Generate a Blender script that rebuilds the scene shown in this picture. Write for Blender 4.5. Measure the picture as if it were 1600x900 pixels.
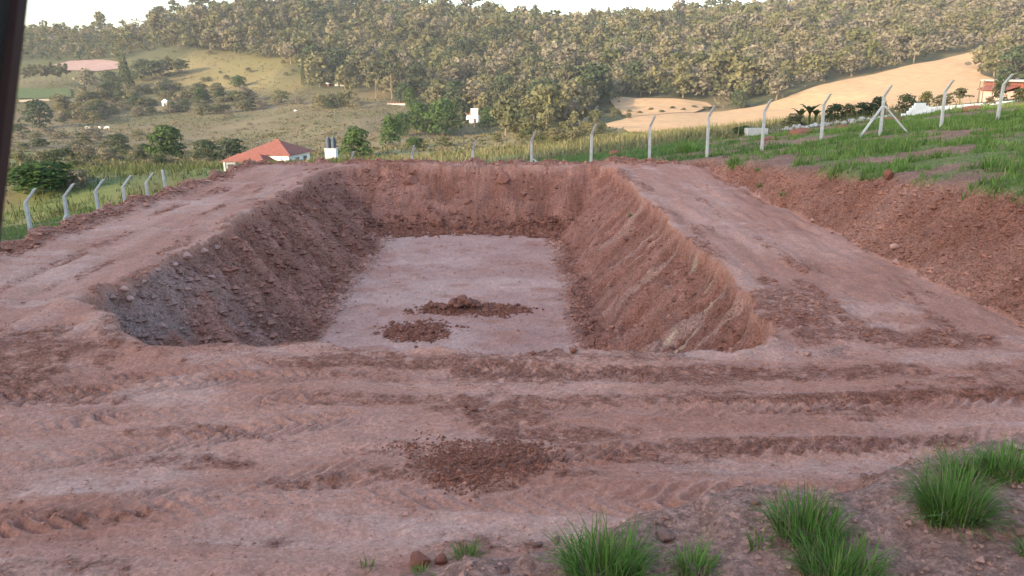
import bpy, bmesh, math, random
import numpy as np
from mathutils import Vector, Matrix

for o in list(bpy.data.objects): bpy.data.objects.remove(o)
scene = bpy.context.scene
R = math.radians

# ------------------------------------------------------------------ camera
F_PX, PITCH, CAM_Z = 1250.0, math.atan(341/1250.0), 4.3
cam_d = bpy.data.cameras.new('camera'); cam = bpy.data.objects.new('camera', cam_d)
scene.collection.objects.link(cam); scene.camera = cam
cam_d.sensor_width = 36; cam_d.lens = F_PX/1600*36
cam_d.clip_start = 0.02; cam_d.clip_end = 6000
cam.location = (0, 0, CAM_Z); cam.rotation_euler = (math.pi/2-PITCH, 0, 0)
cam_d.dof.use_dof = True; cam_d.dof.focus_distance = 26; cam_d.dof.aperture_fstop = 9
# ------------------------------------------------------------------ light
SUN_EL, SUN_AZ = R(16), (-0.77, -0.638)          # low warm sun from the left, a little behind
world = bpy.data.worlds.new('World'); scene.world = world; world.use_nodes = True
wn = world.node_tree; bg = wn.nodes['Background']
sky = wn.nodes.new('ShaderNodeTexSky'); sky.sky_type = 'NISHITA'; sky.sun_disc = False
sky.sun_elevation = SUN_EL; sky.sun_rotation = math.atan2(SUN_AZ[0], SUN_AZ[1])
sky.air_density = 1.0; sky.dust_density = 1.8; sky.ozone_density = 1.2
wn.links.new(sky.outputs[0], bg.inputs[0]); bg.inputs[1].default_value = 0.15
sun_d = bpy.data.lights.new('sun', 'SUN'); sun = bpy.data.objects.new('sun', sun_d)
scene.collection.objects.link(sun)
sun_d.energy = 2.2; sun_d.angle = R(0.6); sun_d.color = (1.0, 0.80, 0.56)
to_sun = Vector((SUN_AZ[0]*math.cos(SUN_EL), SUN_AZ[1]*math.cos(SUN_EL), math.sin(SUN_EL)))
sun.rotation_euler = to_sun.to_track_quat('Z', 'Y').to_euler(); sun.location = (-60, -30, 60)
vs = scene.view_settings
vs.view_transform = 'Standard'; vs.look = 'None'; vs.gamma = 1; vs.use_curve_mapping = False
vs.exposure = 2.1

# ------------------------------------------------------------------ helpers
C = scene.collection
def tag(o, label=None, cat=None, group=None, kind=None):
    if label: o['label'] = label
    if cat: o['category'] = cat
    if group: o['group'] = group
    if kind: o['kind'] = kind
    return o
def np_mesh(name, V, Fc, smooth=False, col=None, colname='tint'):
    """V (n,3), Fc (m,3|4) arrays -> mesh datablock"""
    V = np.asarray(V, np.float32); Fc = np.asarray(Fc, np.int32); k = Fc.shape[1]
    me = bpy.data.meshes.new(name)
    me.vertices.add(len(V)); me.vertices.foreach_set('co', V.ravel())
    me.loops.add(Fc.size); me.loops.foreach_set('vertex_index', Fc.ravel())
    me.polygons.add(len(Fc)); me.polygons.foreach_set('loop_start', np.arange(0, Fc.size, k, dtype=np.int32))
    me.polygons.foreach_set('loop_total', np.full(len(Fc), k, np.int32))
    me.polygons.foreach_set('use_smooth', np.full(len(Fc), smooth, bool))
    me.update(calc_edges=True)
    if col is not None:
        a = me.color_attributes.new(colname, 'FLOAT_COLOR', 'POINT')
        c = np.ones((len(V), 4), np.float32); c[:, :col.shape[1]] = col
        a.data.foreach_set('color', c.ravel())
    return me
def obj(name, me, mat=None, parent=None, loc=None):
    o = bpy.data.objects.new(name, me); C.objects.link(o)
    if mat and not me.materials: me.materials.append(mat)
    if parent: o.parent = parent
    if loc is not None: o.location = loc
    return o
def empty(name, loc, rz=0):
    o = bpy.data.objects.new(name, None); C.objects.link(o); o.location = loc; o.rotation_euler = (0, 0, rz)
    o.empty_display_size = .2
    return o
def bm_obj(name, bm, mat, parent=None, smooth=False, loc=None):
    me = bpy.data.meshes.new(name); bm.to_mesh(me); bm.free()
    if smooth:
        for p in me.polygons: p.use_smooth = True
    return obj(name, me, mat, parent, loc)
def add_box(bm, x0, x1, y0, y1, z0, z1, M=None):
    vs_ = [bm.verts.new((x, y, z)) for x in (x0, x1) for y in (y0, y1) for z in (z0, z1)]
    for f in ((0,1,3,2),(4,6,7,5),(0,4,5,1),(2,3,7,6),(0,2,6,4),(1,5,7,3)):
        bm.faces.new([vs_[i] for i in f])
    if M is not None: bmesh.ops.transform(bm, matrix=M, verts=vs_)
    return vs_
def add_tube(bm, pts, rad, n=6, cap=True):
    rings = []
    pts = [Vector(p) for p in pts]
    for i, p in enumerate(pts):
        d = (pts[min(i+1, len(pts)-1)]-pts[max(i-1, 0)]).normalized()
        u = d.cross(Vector((0.3, 1, 0.1))).normalized(); v = d.cross(u)
        rings.append([bm.verts.new(p+(u*math.cos(a)+v*math.sin(a))*rad[i]) for a in [2*math.pi*k/n for k in range(n)]])
    for a, b in zip(rings, rings[1:]):
        for k in range(n): bm.faces.new((a[k], a[(k+1) % n], b[(k+1) % n], b[k]))
    if cap:
        bm.faces.new(rings[0][::-1]); bm.faces.new(rings[-1])
def bevel(bm, w):
    bmesh.ops.bevel(bm, geom=bm.edges[:], offset=w, segments=1, affect='EDGES', clamp_overlap=True)

# ------------------------------------------------------------------ noise
def _h(ix, iy, s):
    n = (ix.astype(np.int64)*374761393 + iy.astype(np.int64)*668265263 + s*1442695041) & 0xffffffff
    n = ((n ^ (n >> 13))*1274126177) & 0xffffffff
    return ((n ^ (n >> 16)) & 0xffff)/32767.5-1.0
def vnoise(x, y, s=0):
    fx, fy = np.floor(x), np.floor(y); tx, ty = x-fx, y-fy
    tx = tx*tx*tx*(tx*(tx*6-15)+10); ty = ty*ty*ty*(ty*(ty*6-15)+10)
    a = _h(fx, fy, s); b = _h(fx+1, fy, s); c = _h(fx, fy+1, s); d = _h(fx+1, fy+1, s)
    return (a+(b-a)*tx)*(1-ty)+(c+(d-c)*tx)*ty
def fbm(x, y, o=4, s=0, g=.5):
    r = 0; a = 1; t = 0
    for i in range(o):
        r = r+a*vnoise(x+17.3*i, y-9.1*i, s+i*7); t += a; a *= g; x = x*2.03; y = y*2.03
    return r/t*1.5
def ss(a, b, x):
    t = np.clip((x-a)/(b-a), 0, 1); return t*t*(3-2*t)
def rect_sdf(x, y, x0, x1, y0, y1, r):
    dx = np.abs(x-(x0+x1)/2)-(x1-x0)/2+r; dy = np.abs(y-(y0+y1)/2)-(y1-y0)/2+r
    return np.hypot(np.maximum(dx, 0), np.maximum(dy, 0))+np.minimum(np.maximum(dx, dy), 0)-r
def smin(a, b, k):
    h = np.clip(.5+.5*(b-a)/k, 0, 1); return b+(a-b)*h-k*h*(1-h)

# ------------------------------------------------------------------ pixel <-> world
SP, CP = math.sin(PITCH), math.cos(PITCH)
def ray(u, v):
    yy = (450-v)/F_PX
    return np.array([(u-800)/F_PX, CP+yy*SP, -SP+yy*CP])
def at(u, v, t):
    return np.array([0, 0, CAM_Z])+ray(u, v)*t
def project(x, y, z):
    zz = z-CAM_Z; d = y*CP-zz*SP; up = y*SP+zz*CP
    d = np.where(d > .01, d, .01)
    return 800+F_PX*x/d, 450-F_PX*up/d, d

# ------------------------------------------------------------------ terrain
def plane(x, y): return .4+.12*(x-10.5)-.072*(y-38)      # the natural slope the lot is cut into
CT = [ # pixel, distance: the far ground
 (60,305,60),(60,250,140),(60,215,300),(150,200,360),(60,160,430),(60,100,560),(100,52,700),(-300,250,140),(-300,215,300),(-300,150,450),(-300,60,700),
 (420,268,150),(300,230,270),(450,200,340),(600,165,420),(300,180,400),(300,150,480),(400,110,540),(300,75,600),(330,22,720),(200,55,700),(500,12,720),
 (690,205,330),(740,193,350),(640,235,200),(700,245,90),(640,250,120),(900,235,70),(950,217,120),(880,205,250),(760,150,450),(760,90,560),(760,28,720),(860,45,720),(940,42,720),
 (970,193,300),(1100,188,285),(1300,173,265),(1500,148,265),(960,154,420),(1110,160,400),(1200,162,380),(1290,130,400),(1400,109,430),(1550,78,470),
 (1100,80,560),(1100,25,740),(1300,8,740),(1600,-50,740),(1300,60,580),(1600,30,560),(1640,105,420),(1900,-60,740),(1900,60,450),(1900,150,250),
 (1300,192,120),(1500,175,130),(1650,165,130),(1100,212,140)]
P = [at(*c) for c in CT]
for (x, y) in [(-40,10),(-40,35),(-30,55),(-10,55),(5,58),(15,60),(25,62),(35,62),(48,60),(48,35),(48,5),(0,-30),(40,-30),(-40,-30),(-90,-100),(0,-120),(90,-100),(110,0),(110,60),(-110,0),(-110,-40)]:
    P.append(np.array([x, y, plane(x, y)]))
for (x, y, z) in [(-500,1000,10),(-100,1000,20),(200,1000,22),(600,1000,40),(0,2500,0),(-1500,2500,0),(1500,2500,0),(-800,300,-20),(900,300,30),(-300,60,-12),(-300,-200,6),(300,-200,30),(300,80,18)]:
    P.append(np.array([x, y, z], float))
P = np.array(P); PX, PY, PZ = P[:, 0], P[:, 1], P[:, 2]
def _k(d2): return .5*d2*np.log(np.maximum(d2, 1e-9))
SC = 100.0
def _solve():
    n = len(P); X = P[:, :2]/SC
    K = _k(((X[:, None]-X[None])**2).sum(-1))+np.eye(n)*.002
    A = np.zeros((n+3, n+3)); A[:n, :n] = K; A[:n, n] = 1; A[:n, n+1:] = X; A[n, :n] = 1; A[n+1:, :n] = X.T
    return np.linalg.solve(A, np.r_[PZ, 0, 0, 0])
W = _solve()
def tps(x, y):
    x = x/SC; y = y/SC; r = W[-3]+W[-2]*x+W[-1]*y
    for i in range(len(P)): r = r+W[i]*_k((x-PX[i]/SC)**2+(y-PY[i]/SC)**2)
    return r
def natural(x, y):
    sh = x.shape; x = x.ravel(); y = y.ravel()
    w = np.maximum(ss(56, 72, y), np.maximum(ss(36, 52, np.abs(x)), ss(-8, -25, y)))
    z = plane(x, y); m = w > 0
    if m.any():
        t = tps(x[m], y[m]); z[m] = z[m]*(1-w[m])+t*w[m]
    # unseen rise added left and behind, shaped to keep low sun off the lot
    rise = 44*np.exp(-((x+78)/25)**2)*(1-ss(-22, 40, y))*ss(-260, -120, y)
    z = np.where(rise > .3, np.maximum(z, z*.3+rise), z)
    far = ss(70, 200, np.hypot(x, y))
    z = z+far*(2.2*fbm(x/60, y/60, 3, 5)+.5*fbm(x/14, y/14, 3, 6))
    return z.reshape(sh)

PADX0, PADX1, PADY0, PADY1 = -12.5, 8.8, 5.9, 38.4
PITX0, PITX1, PITY0, PITY1, DEPTH = -8.1, 4.6, 11.9, 36.5, 2.42
TRACKS = [ # x range, y at x0, slope, half width, lug period, depth
 (-9,-1.2,5.6,.36,.30,.23,.030),(-9,-1.5,7.2,.33,.26,.20,.026),(-10,-2.2,8.4,.22,.28,.22,.028),(-11,-1.0,9.35,.16,.24,.19,.022),
 (-2.2,9,7.75,-.05,.33,.27,.032),(-1.0,10,9.75,.02,.26,.21,.018),(-8,2,6.35,.24,.27,.22,.024),(-11,-4,10.3,.10,.25,.2,.022),(-10,-5.5,8.9,.30,.26,.21,.024),(-5,3.5,10.9,.05,.24,.2,.02),(2,10,8.6,.06,.25,.21,.014)]
def masks(x, y):
    dpit = rect_sdf(x, y, PITX0, PITX1, PITY0, PITY1, 1.3)
    # the corner by the left track is rounder
    dpit = np.maximum(dpit, -((x-PITX0)+(y-PITY0)*1.0-2.6)*.7071)
    dpit = dpit+.20*fbm(x*.5, y*.5, 3, 31)+.09*fbm(x*2.0, y*2.0, 4, 32, .6)
    dpad = rect_sdf(x, y, PADX0, PADX1, PADY0-8, PADY1, 1.0)
    dpad = np.maximum(dpad, (PADY0-.25+.30*np.clip(x, -9, 9)-y)*.96)       # the near cut runs a little askew
    dpad = dpad+.22*fbm(x*.35, y*.35, 3, 41)+.07*fbm(x*1.9, y*1.9, 3, 42)
    return dpit, dpad
def track_field(x, y):
    h = np.zeros_like(x); m = np.zeros_like(x)
    for i, (xa, xb, y0, k, hw, per, dep) in enumerate(TRACKS):
        yc = y0+k*(x-xa)+.10*np.sin(x*.5+i)+.04*vnoise(x*.9, x*0+i, 60)
        q = y-yc; b = ss(hw*1.15, hw*.75, np.abs(q))*ss(xa, xa+1, x)*ss(xb, xb-1, x)
        if not b.any(): continue
        wear = .3+.7*ss(-.45, .3, fbm(x*.8+i*5, y*.8, 3, 61))
        ph = (x+np.abs(q)*1.1*(1 if i % 2 else -1)+.09*fbm(x*2.2, y*2.2, 3, 62))/per
        saw = ph-np.floor(ph); lug = ss(0, .16, saw)*(1-ss(.48, .60, saw))
        h += b*wear*dep*2.8*(lug-.7)+.018*ss(hw*1.5, hw*1.15, np.abs(q))*ss(hw*.9, hw*1.15, np.abs(q))*ss(xa, xa+1, x)*ss(xb, xb-1, x)
        m = np.maximum(m, b*wear)
    return h, m
def height(x, y, detail=True, full=False):
    x = np.asarray(x, float); y = np.asarray(y, float)
    zn = natural(x, y)
    near = (np.abs(x) < 60) & (y > -5) & (y < 75)
    dpit, dpad = masks(x, y)
    out = np.maximum(dpad, 0)
    cut = smin(zn+.02, out*1.12, .12)+.0; fill = -smin(-zn, out*.62, .2)
    z = np.where(zn > 0, np.minimum(zn+.02, np.maximum(cut, 0)), np.maximum(zn, np.minimum(fill, 0)))
    # heaped crumbs along the outer edge of the track
    edge = np.exp(-((dpad+.15)/.35)**2)*(zn < .05)
    z = z+edge*np.clip(.16+.22*fbm(x*1.1, y*1.1, 3, 51), 0, .5)
    zp = np.zeros_like(z)
    d = np.maximum(-dpit, 0)
    d2 = d*(1+.13*fbm(x*.9, y*.9, 3, 38)*ss(.8, 2, d))
    prof = np.where(d < .16, d*2.4, .384+(d2-.16)*.93)
    toe = .25+.12*fbm(x*.7, y*.7, 2, 36)
    zp = -smin(prof, DEPTH+0*d, toe*1.2)
    zp = np.where(d > 0, np.maximum(zp, -DEPTH), 0)
    z = z+zp
    lip = np.exp(-((dpit-.18)/.30)**2)
    corner = np.exp(-(((x+7.6)/2.2)**2+((y-12.6)/2.0)**2))
    z = z+lip*(.05+.09*np.clip(fbm(x*.9, y*.9, 3, 52)+.2, 0, 1))+.22*corner*(dpit > -.3)*np.clip(1+dpit*3, 0, 1)
    if not detail: return z
    wall = ss(.0, .13, d)*ss(DEPTH+.9, DEPTH+.1, d/0.95)
    floor = ss(DEPTH+.1, DEPTH+.7, d)
    pad = (dpad < 0)*(dpit > 0)*1.0
    nearroad = pad*ss(12.6, 11.6, y)
    side = pad-nearroad
    # bucket marks run down the slopes
    sidewall = ss(.0, .6, np.minimum(y-PITY0, PITY1-y)-np.minimum(x-PITX0, PITX1-x))
    gx = fbm(x*.55, y*2.6, 4, 71)*sidewall+fbm(x*2.6, y*.5, 4, 72)*(1-sidewall)
    lumps = fbm(x*1.4, y*1.4, 4, 73)
    rid = 1-np.abs(fbm(x*.9, y*1.2, 4, 64)); leftw_ = ss(-4.5, -6, x); farw = ss(33, 35, y)
    z = z+wall*((.11-.10*farw)*gx+.15*lumps+(.10+.14*leftw_)*(rid-.7)+.06*fbm(x*5, y*5, 4, 74, .65))
    z = z+floor*(.035*fbm(x*.5, y*.5, 3, 75)+.03*fbm(x*1.2, y*4, 4, 76, .6)+.02*fbm(x*5, y*5, 3, 77))
    z = z+pad*.07*fbm(x*.28, y*.28, 3, 78)
    th, tm = track_field(x, y)
    z = z+nearroad*(.045*fbm(x*.3, y*1.9, 4, 79)+.024*(1-.75*tm)*fbm(x*3.2, y*4.2, 4, 80, .65))
    z = z+side*(.055*fbm(x*1.7, y*.28, 4, 81)+.030*fbm(x*3.4, y*2.4, 4, 82, .6))
    z = z+th*pad
    # cut banks
    bank = (dpad > 0)*ss(.25, -.05, z-zn+.0*x)*0+((dpad > 0) & (zn > 0))*ss(0.02, .25, zn-z)
    z = z+bank*(.15*fbm(x*1.2, y*1.2, 5, 83, .6)+.07*fbm(x*.7, y*3.0, 3, 84)+.03*fbm(x*6, y*6, 3, 85))
    nat = near*(dpad > 0)*(1-bank)
    z = z+nat*(.07*fbm(x*.6, y*.6, 3, 86)+.035*fbm(x*3, y*3, 3, 87)+.02*fbm(x*9, y*9, 2, 88))
    if full: return z, dict(dpit=dpit, dpad=dpad, wall=wall, floor=floor, pad=pad, nearroad=nearroad, side=side, tracks=tm, bank=bank, nat=nat, zn=zn, sidewall=sidewall, lumps=lumps, gx=gx)
    return z
def hz(x, y): return float(height(np.array([x]), np.array([y]))[0])
TT = np.geomspace(4, 1400, 2600)
def hit(u, v, tmin=4):
    r = ray(u, v); t = TT[TT >= tmin]
    x = r[0]*t; y = r[1]*t; z = CAM_Z+r[2]*t
    b = np.nonzero(z < height(x, y, False))[0]
    if len(b) == 0: return None
    i = b[0]; return np.array([x[i], y[i], float(zmesh(x[i], y[i]))]), t[i]

def inpoly(u, v, poly):
    r = np.zeros(np.shape(u), bool); n = len(poly)
    for i in range(n):
        (xa, ya), (xb, yb) = poly[i], poly[i-1]
        c = ((ya > v) != (yb > v)) & (u < (xb-xa)*(v-ya)/((yb-ya) or 1e-9)+xa)
        r ^= c
    return r
FOREST = [(-500,-300),(2200,-300),(2200,135),(1565,131),(1532,112),(1552,76),(1490,87),(1400,107),(1300,126),(1245,150),(1180,165),(1110,158),(955,151),(930,180),(905,200),(830,205),(780,190),(700,172),(640,165),(600,150),(480,140),(468,104),(400,94),(330,82),(240,77),(200,94),(100,97),(-500,97)]
BIGFIELD = [(944,196),(985,184),(1100,178),(1200,166),(1300,132),(1400,110),(1490,90),(1530,77),(1552,78),(1548,92),(1531,105),(1535,122),(1556,131),(1640,136),(1640,190),(1400,190),(1200,200),(1000,212)]
UPFIELD = [(950,154),(1010,156),(1108,161),(1112,168),(1080,178),(985,184),(960,176)]

# ---- grid: one sheet, fine over the lot and stretching to the horizon
def spread(a, first, last, n): # geometric steps from a
    s = np.geomspace(first, last, n); return a+np.cumsum(s)
xf = np.arange(-7.2, 7.21, .032)
xs = np.r_[-(spread(7.2, .04, .13, 190))[::-1], xf, spread(7.2, .04, .13, 230)]
xs = np.r_[-(spread(-xs[0], .2, 130, 62))[::-1], xs, spread(xs[-1], .2, 130, 62)]
yf = np.arange(3.0, 12.0, .031)
ys = np.r_[yf, spread(yf[-1], .04, .17, 260)]
ys = np.r_[-(spread(-3.0, .1, 40, 34))[::-1], ys, spread(ys[-1], .2, 9, 85)]
ys = np.r_[ys, spread(ys[-1], 12, 200, 22)]
GX, GY = np.meshgrid(xs, ys)
Z, M = height(GX, GY, True, True)
nx, ny = len(xs), len(ys)
print('grid', nx, ny, nx*ny*2, xs[0], xs[-1], ys[0], ys[-1])

def zmesh(x, y):
    """height of the built sheet itself"""
    x = np.asarray(x, float); y = np.asarray(y, float)
    i = np.clip(np.searchsorted(xs, x)-1, 0, nx-2); j = np.clip(np.searchsorted(ys, y)-1, 0, ny-2)
    fx = (x-xs[i])/(xs[i+1]-xs[i]); fy = (y-ys[j])/(ys[j+1]-ys[j])
    return (Z[j, i]*(1-fx)+Z[j, i+1]*fx)*(1-fy)+(Z[j+1, i]*(1-fx)+Z[j+1, i+1]*fx)*fy
def lerp(a, b, t): return a+(np.asarray(b)-a)*t[..., None]
PALE, MID, DARK = (.47,.245,.175), (.375,.172,.116), (.235,.088,.054)
n1 = fbm(GX*.35, GY*1.6, 4, 101); n2 = fbm(GX*1.6, GY*.30, 4, 102); n3 = fbm(GX*.9, GY*.9, 4, 103); n4 = fbm(GX*4, GY*4, 3, 104)
col = np.zeros(GX.shape+(3,))+np.array(MID)
loose = np.zeros_like(GX)
g = np.clip(.45+.75*(n1*M['nearroad']+n2*M['side'])+.2*n3, 0, 1)
col = lerp(col, PALE, g*M['pad'])
def blob(cx, cy, rx, ry, s=0): return ss(1.15, .5, np.hypot((GX-cx)/rx, (GY-cy)/ry)+.35*fbm(GX*1.7, GY*1.7, 3, 110+s))
lm = np.zeros_like(GX)
for (cx, cy, rx, ry) in [(-.35,8.4,.95,.62),(-.2,9.7,.8,.7),(.6,9.1,1.1,.25),(4.2,10.15,4.6,.28),(2.5,11.05,4.5,.42),(-8.6,11.3,3.2,1.5),(-1.5,11.4,3,.35),(5.3,14.0,.8,2.2),(3.2,8.8,2.5,.22),(-10.5,9,2.2,.7),(6.5,12.5,1.6,.5)]:
    lm = np.maximum(lm, blob(cx, cy, rx, ry))
lm = np.maximum(lm, ss(.25, .8, fbm(GX*.5, GY*2.4, 4, 120)+.15*n4)*M['nearroad']*.55)
lm = np.maximum(lm, ss(.3, .8, fbm(GX*2.0, GY*.4, 4, 121)+.15*n4)*M['side']*.7)
lm = np.maximum(lm, np.exp(-((M['dpad']+.2)/.4)**2)*.9*(M['zn'] < .3))
lm = np.maximum(lm, np.exp(-((M['dpit']-.1)/.25)**2)*ss(-.3, .4, n3)*.8)*M['pad']
n5 = fbm(GX*7, GY*8, 4, 105, .7)
lm = np.clip(lm*(1+.9*n5)+.35*n5*(lm > .05)*ss(0, .3, lm), 0, 1)
col = lerp(col, DARK, lm*.62); loose = np.maximum(loose, lm)
# pale chalky bare spots
ch = ss(.35, .8, fbm(GX*.45, GY*1.3, 4, 122))*M['pad']*(1-lm)
ch = np.maximum(ch, .9*blob(-10.4, 16.5, 1.2, 1.8, 3)*ss(0, .4, n3+.2)*M['pad']); ch = np.maximum(ch, .8*blob(3.9, 11.9, 2.0, .3, 4)*M['pad'])
ch = np.maximum(ch, .7*blob(4.0, 8.2, 3.2, .33, 5)*M['pad'])
ch = np.clip(ch*(1+1.1*n5), 0, 1)
col = lerp(col, (.54,.34,.265), ch*.42)
# walls
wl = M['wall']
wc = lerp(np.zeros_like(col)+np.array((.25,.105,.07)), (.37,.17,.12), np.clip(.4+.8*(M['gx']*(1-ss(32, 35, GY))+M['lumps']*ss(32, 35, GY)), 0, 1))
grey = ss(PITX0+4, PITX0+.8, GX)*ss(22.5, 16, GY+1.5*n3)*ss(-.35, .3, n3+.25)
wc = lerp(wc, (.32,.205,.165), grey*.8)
strata = ss(.25, .6, fbm(GX*.5, GY*2.2, 4, 131))*ss(2, 3, GX)*ss(33, 25, GY)
wc = lerp(wc, (.47,.28,.21), strata*.55)
yel = ss(.68, .9, fbm(GX*1.1, GY*3.1, 4, 132))*ss(2.4, 3, GX)*ss(24, 20, GY)
wc = lerp(wc, (.60,.45,.29), yel*.55)
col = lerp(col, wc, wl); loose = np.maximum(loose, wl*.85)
fl = lerp(np.zeros_like(col)+np.array((.40,.21,.158)), (.50,.30,.235), np.clip(.45+.7*fbm(GX*.45, GY*.6, 4, 133), 0, 1))
fl = lerp(fl, MID, ss(.15, .7, fbm(GX*1.1, GY*1.8, 4, 134))*.7)
col = lerp(col, fl, M['floor'])
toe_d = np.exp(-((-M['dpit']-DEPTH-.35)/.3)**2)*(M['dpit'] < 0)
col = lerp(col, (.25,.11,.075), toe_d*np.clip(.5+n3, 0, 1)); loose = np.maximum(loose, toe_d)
# cut banks and natural ground
bk = lerp(np.zeros_like(col)+np.array((.27,.115,.075)), (.37,.18,.125), np.clip(.45+.7*fbm(GX*.8, GY*1.2, 4, 135), 0, 1))
col = lerp(col, bk, M['bank']); loose = np.maximum(loose, M['bank'])
def grass_amt(x, y):
    """how green the slope round the lot is, 0..1"""
    a = fbm(x*.22, y*.30, 4, 140)+.35*fbm(x*1.1, y*1.4, 3, 141)
    right = ss(-.26, .08, a+ .018*(x-14)-.006*(y-26)) * (y > 9)
    right = right*(1-.6*ss(14.5, 11, x)*ss(33, 37, y))
    left = ss(-.35, .1, a)*(x < -13)
    back = ss(-.2, .2, a+.1)*(y > 39)*ss(64, 50, y+2*a)*(x < 12)
    return np.clip(np.maximum(np.maximum(right*(x > 8), left), back), 0, 1)
ga = grass_amt(GX, GY)
u_, v_, d_ = project(GX, GY, Z); u_ = np.where(GY > 1, u_, -9999)
soil = lerp(np.zeros_like(col)+np.array((.235,.12,.08)), (.31,.165,.112), np.clip(.5+.7*n3, 0, 1))
soil = lerp(soil, (.37,.205,.155), ss(9, 6.5, GY)*ss(-20, 0, GY)*np.clip(.75+.5*n3, 0, 1))
ngc = lerp(soil, (.135,.185,.05), ga*.75)
natw = np.where((M['dpad'] > 0), 1-M['bank'], 0); natw = natw*ss(0, .25, M['dpad'])
col = lerp(col, ngc, natw); loose = np.where(natw > .5, .75, loose)
# far ground: dry pasture, olive scrub, woodland floor
fz = ss(52, 75, np.hypot(GX*.9, GY))
a1 = fbm(GX/45, GY/45, 4, 150); a2 = fbm(GX/9, GY/16, 4, 151)
fc = lerp(np.zeros_like(col)+np.array((.148,.112,.06)), (.088,.092,.034), np.clip(.35+1.0*a1+.25*a2, 0, 1))
fc = lerp(fc, (.21,.165,.09), ss(.1, .7, a2)*.6)
sunlit_paint = ((u_ > 230) & (u_ < 480) & (v_ < 150) & (v_ > 60))
fc = np.where(sunlit_paint[..., None], fc*np.array((1.3, 1.3, 1.0)), fc)  # sunlight on this slope painted in as a brighter ground colour
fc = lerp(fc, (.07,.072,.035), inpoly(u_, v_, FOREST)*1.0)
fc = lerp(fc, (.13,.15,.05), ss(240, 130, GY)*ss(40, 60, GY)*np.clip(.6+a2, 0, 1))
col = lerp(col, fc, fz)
loose = loose*(1-fz)+fz*.3
idx = np.arange(nx*ny).reshape(ny, nx)
Fq = np.stack([idx[:-1, :-1], idx[:-1, 1:], idx[1:, 1:], idx[1:, :-1]], -1).reshape(-1, 4)
V = np.stack([GX, GY, Z], -1).reshape(-1, 3)
cc = np.concatenate([np.clip(col, .01, .9), loose[..., None]], -1).reshape(-1, 4)

# ------------------------------------------------------------------ materials
def mat(name, color=(.5,.5,.5), rough=.9, noise=None, bump=None, spec=.2, metallic=0, attr=None, rand=None):
    """procedural material. noise=(scale, amount); bump=(scale, metres); attr=colour attribute; rand=list of colours picked per object"""
    m = bpy.data.materials.new(name); m.use_nodes = True; nt = m.node_tree; N = nt.nodes; L = nt.links
    b = N['Principled BSDF']; b.inputs['Roughness'].default_value = rough; b.inputs['Specular IOR Level'].default_value = spec
    b.inputs['Metallic'].default_value = metallic
    src = None
    if attr:
        a = N.new('ShaderNodeAttribute'); a.attribute_name = attr; src = a.outputs['Color']
    elif rand:
        oi = N.new('ShaderNodeObjectInfo'); cr = N.new('ShaderNodeValToRGB')
        e = cr.color_ramp.elements
        while len(e) < len(rand): e.new(.5)
        for i, c in enumerate(rand):
            e[i].position = i/max(1, len(rand)-1); e[i].color = (*c, 1)
        L.new(oi.outputs['Random'], cr.inputs[0]); src = cr.outputs[0]
    else:
        rgb = N.new('ShaderNodeRGB'); rgb.outputs[0].default_value = (*color, 1); src = rgb.outputs[0]
    geo = N.new('ShaderNodeNewGeometry')
    if noise:
        n = N.new('ShaderNodeTexNoise'); n.inputs['Scale'].default_value = noise[0]; n.inputs['Detail'].default_value = 6; n.inputs['Roughness'].default_value = .65
        L.new(geo.outputs['Position'], n.inputs['Vector'])
        mr = N.new('ShaderNodeMapRange'); mr.inputs[1].default_value = .25; mr.inputs[2].default_value = .75
        mr.inputs[3].default_value = 1-noise[1]; mr.inputs[4].default_value = 1+noise[1]; L.new(n.outputs[0], mr.inputs[0])
        mx = N.new('ShaderNodeVectorMath'); mx.operation = 'SCALE'; L.new(src, mx.inputs[0]); L.new(mr.outputs[0], mx.inputs[3]); src = mx.outputs[0]
    L.new(src, b.inputs['Base Color'])
    if bump:
        n = N.new('ShaderNodeTexNoise'); n.inputs['Scale'].default_value = bump[0]; n.inputs['Detail'].default_value = 5
        L.new(geo.outputs['Position'], n.inputs['Vector'])
        bp = N.new('ShaderNodeBump'); bp.inputs['Distance'].default_value = bump[1]; bp.inputs['Strength'].default_value = 1
        L.new(n.outputs[0], bp.inputs['Height']); L.new(bp.outputs[0], b.inputs['Normal'])
    return m
def leaf_mat(name, rand=None, attr=None, color=None, trans=.25):
    m = mat(name, color or (.1,.1,.05), .75, attr=attr, rand=rand, spec=.15, noise=(.6, .25))
    N = m.node_tree.nodes; L = m.node_tree.links; b = N['Principled BSDF']
    src = b.inputs['Base Color'].links[0].from_socket
    t = N.new('ShaderNodeBsdfTranslucent'); L.new(src, t.inputs[0])
    mx = N.new('ShaderNodeMixShader'); mx.inputs[0].default_value = trans
    L.new(b.outputs[0], mx.inputs[1]); L.new(t.outputs[0], mx.inputs[2]); L.new(mx.outputs[0], N['Material Output'].inputs[0])
    return m
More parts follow.
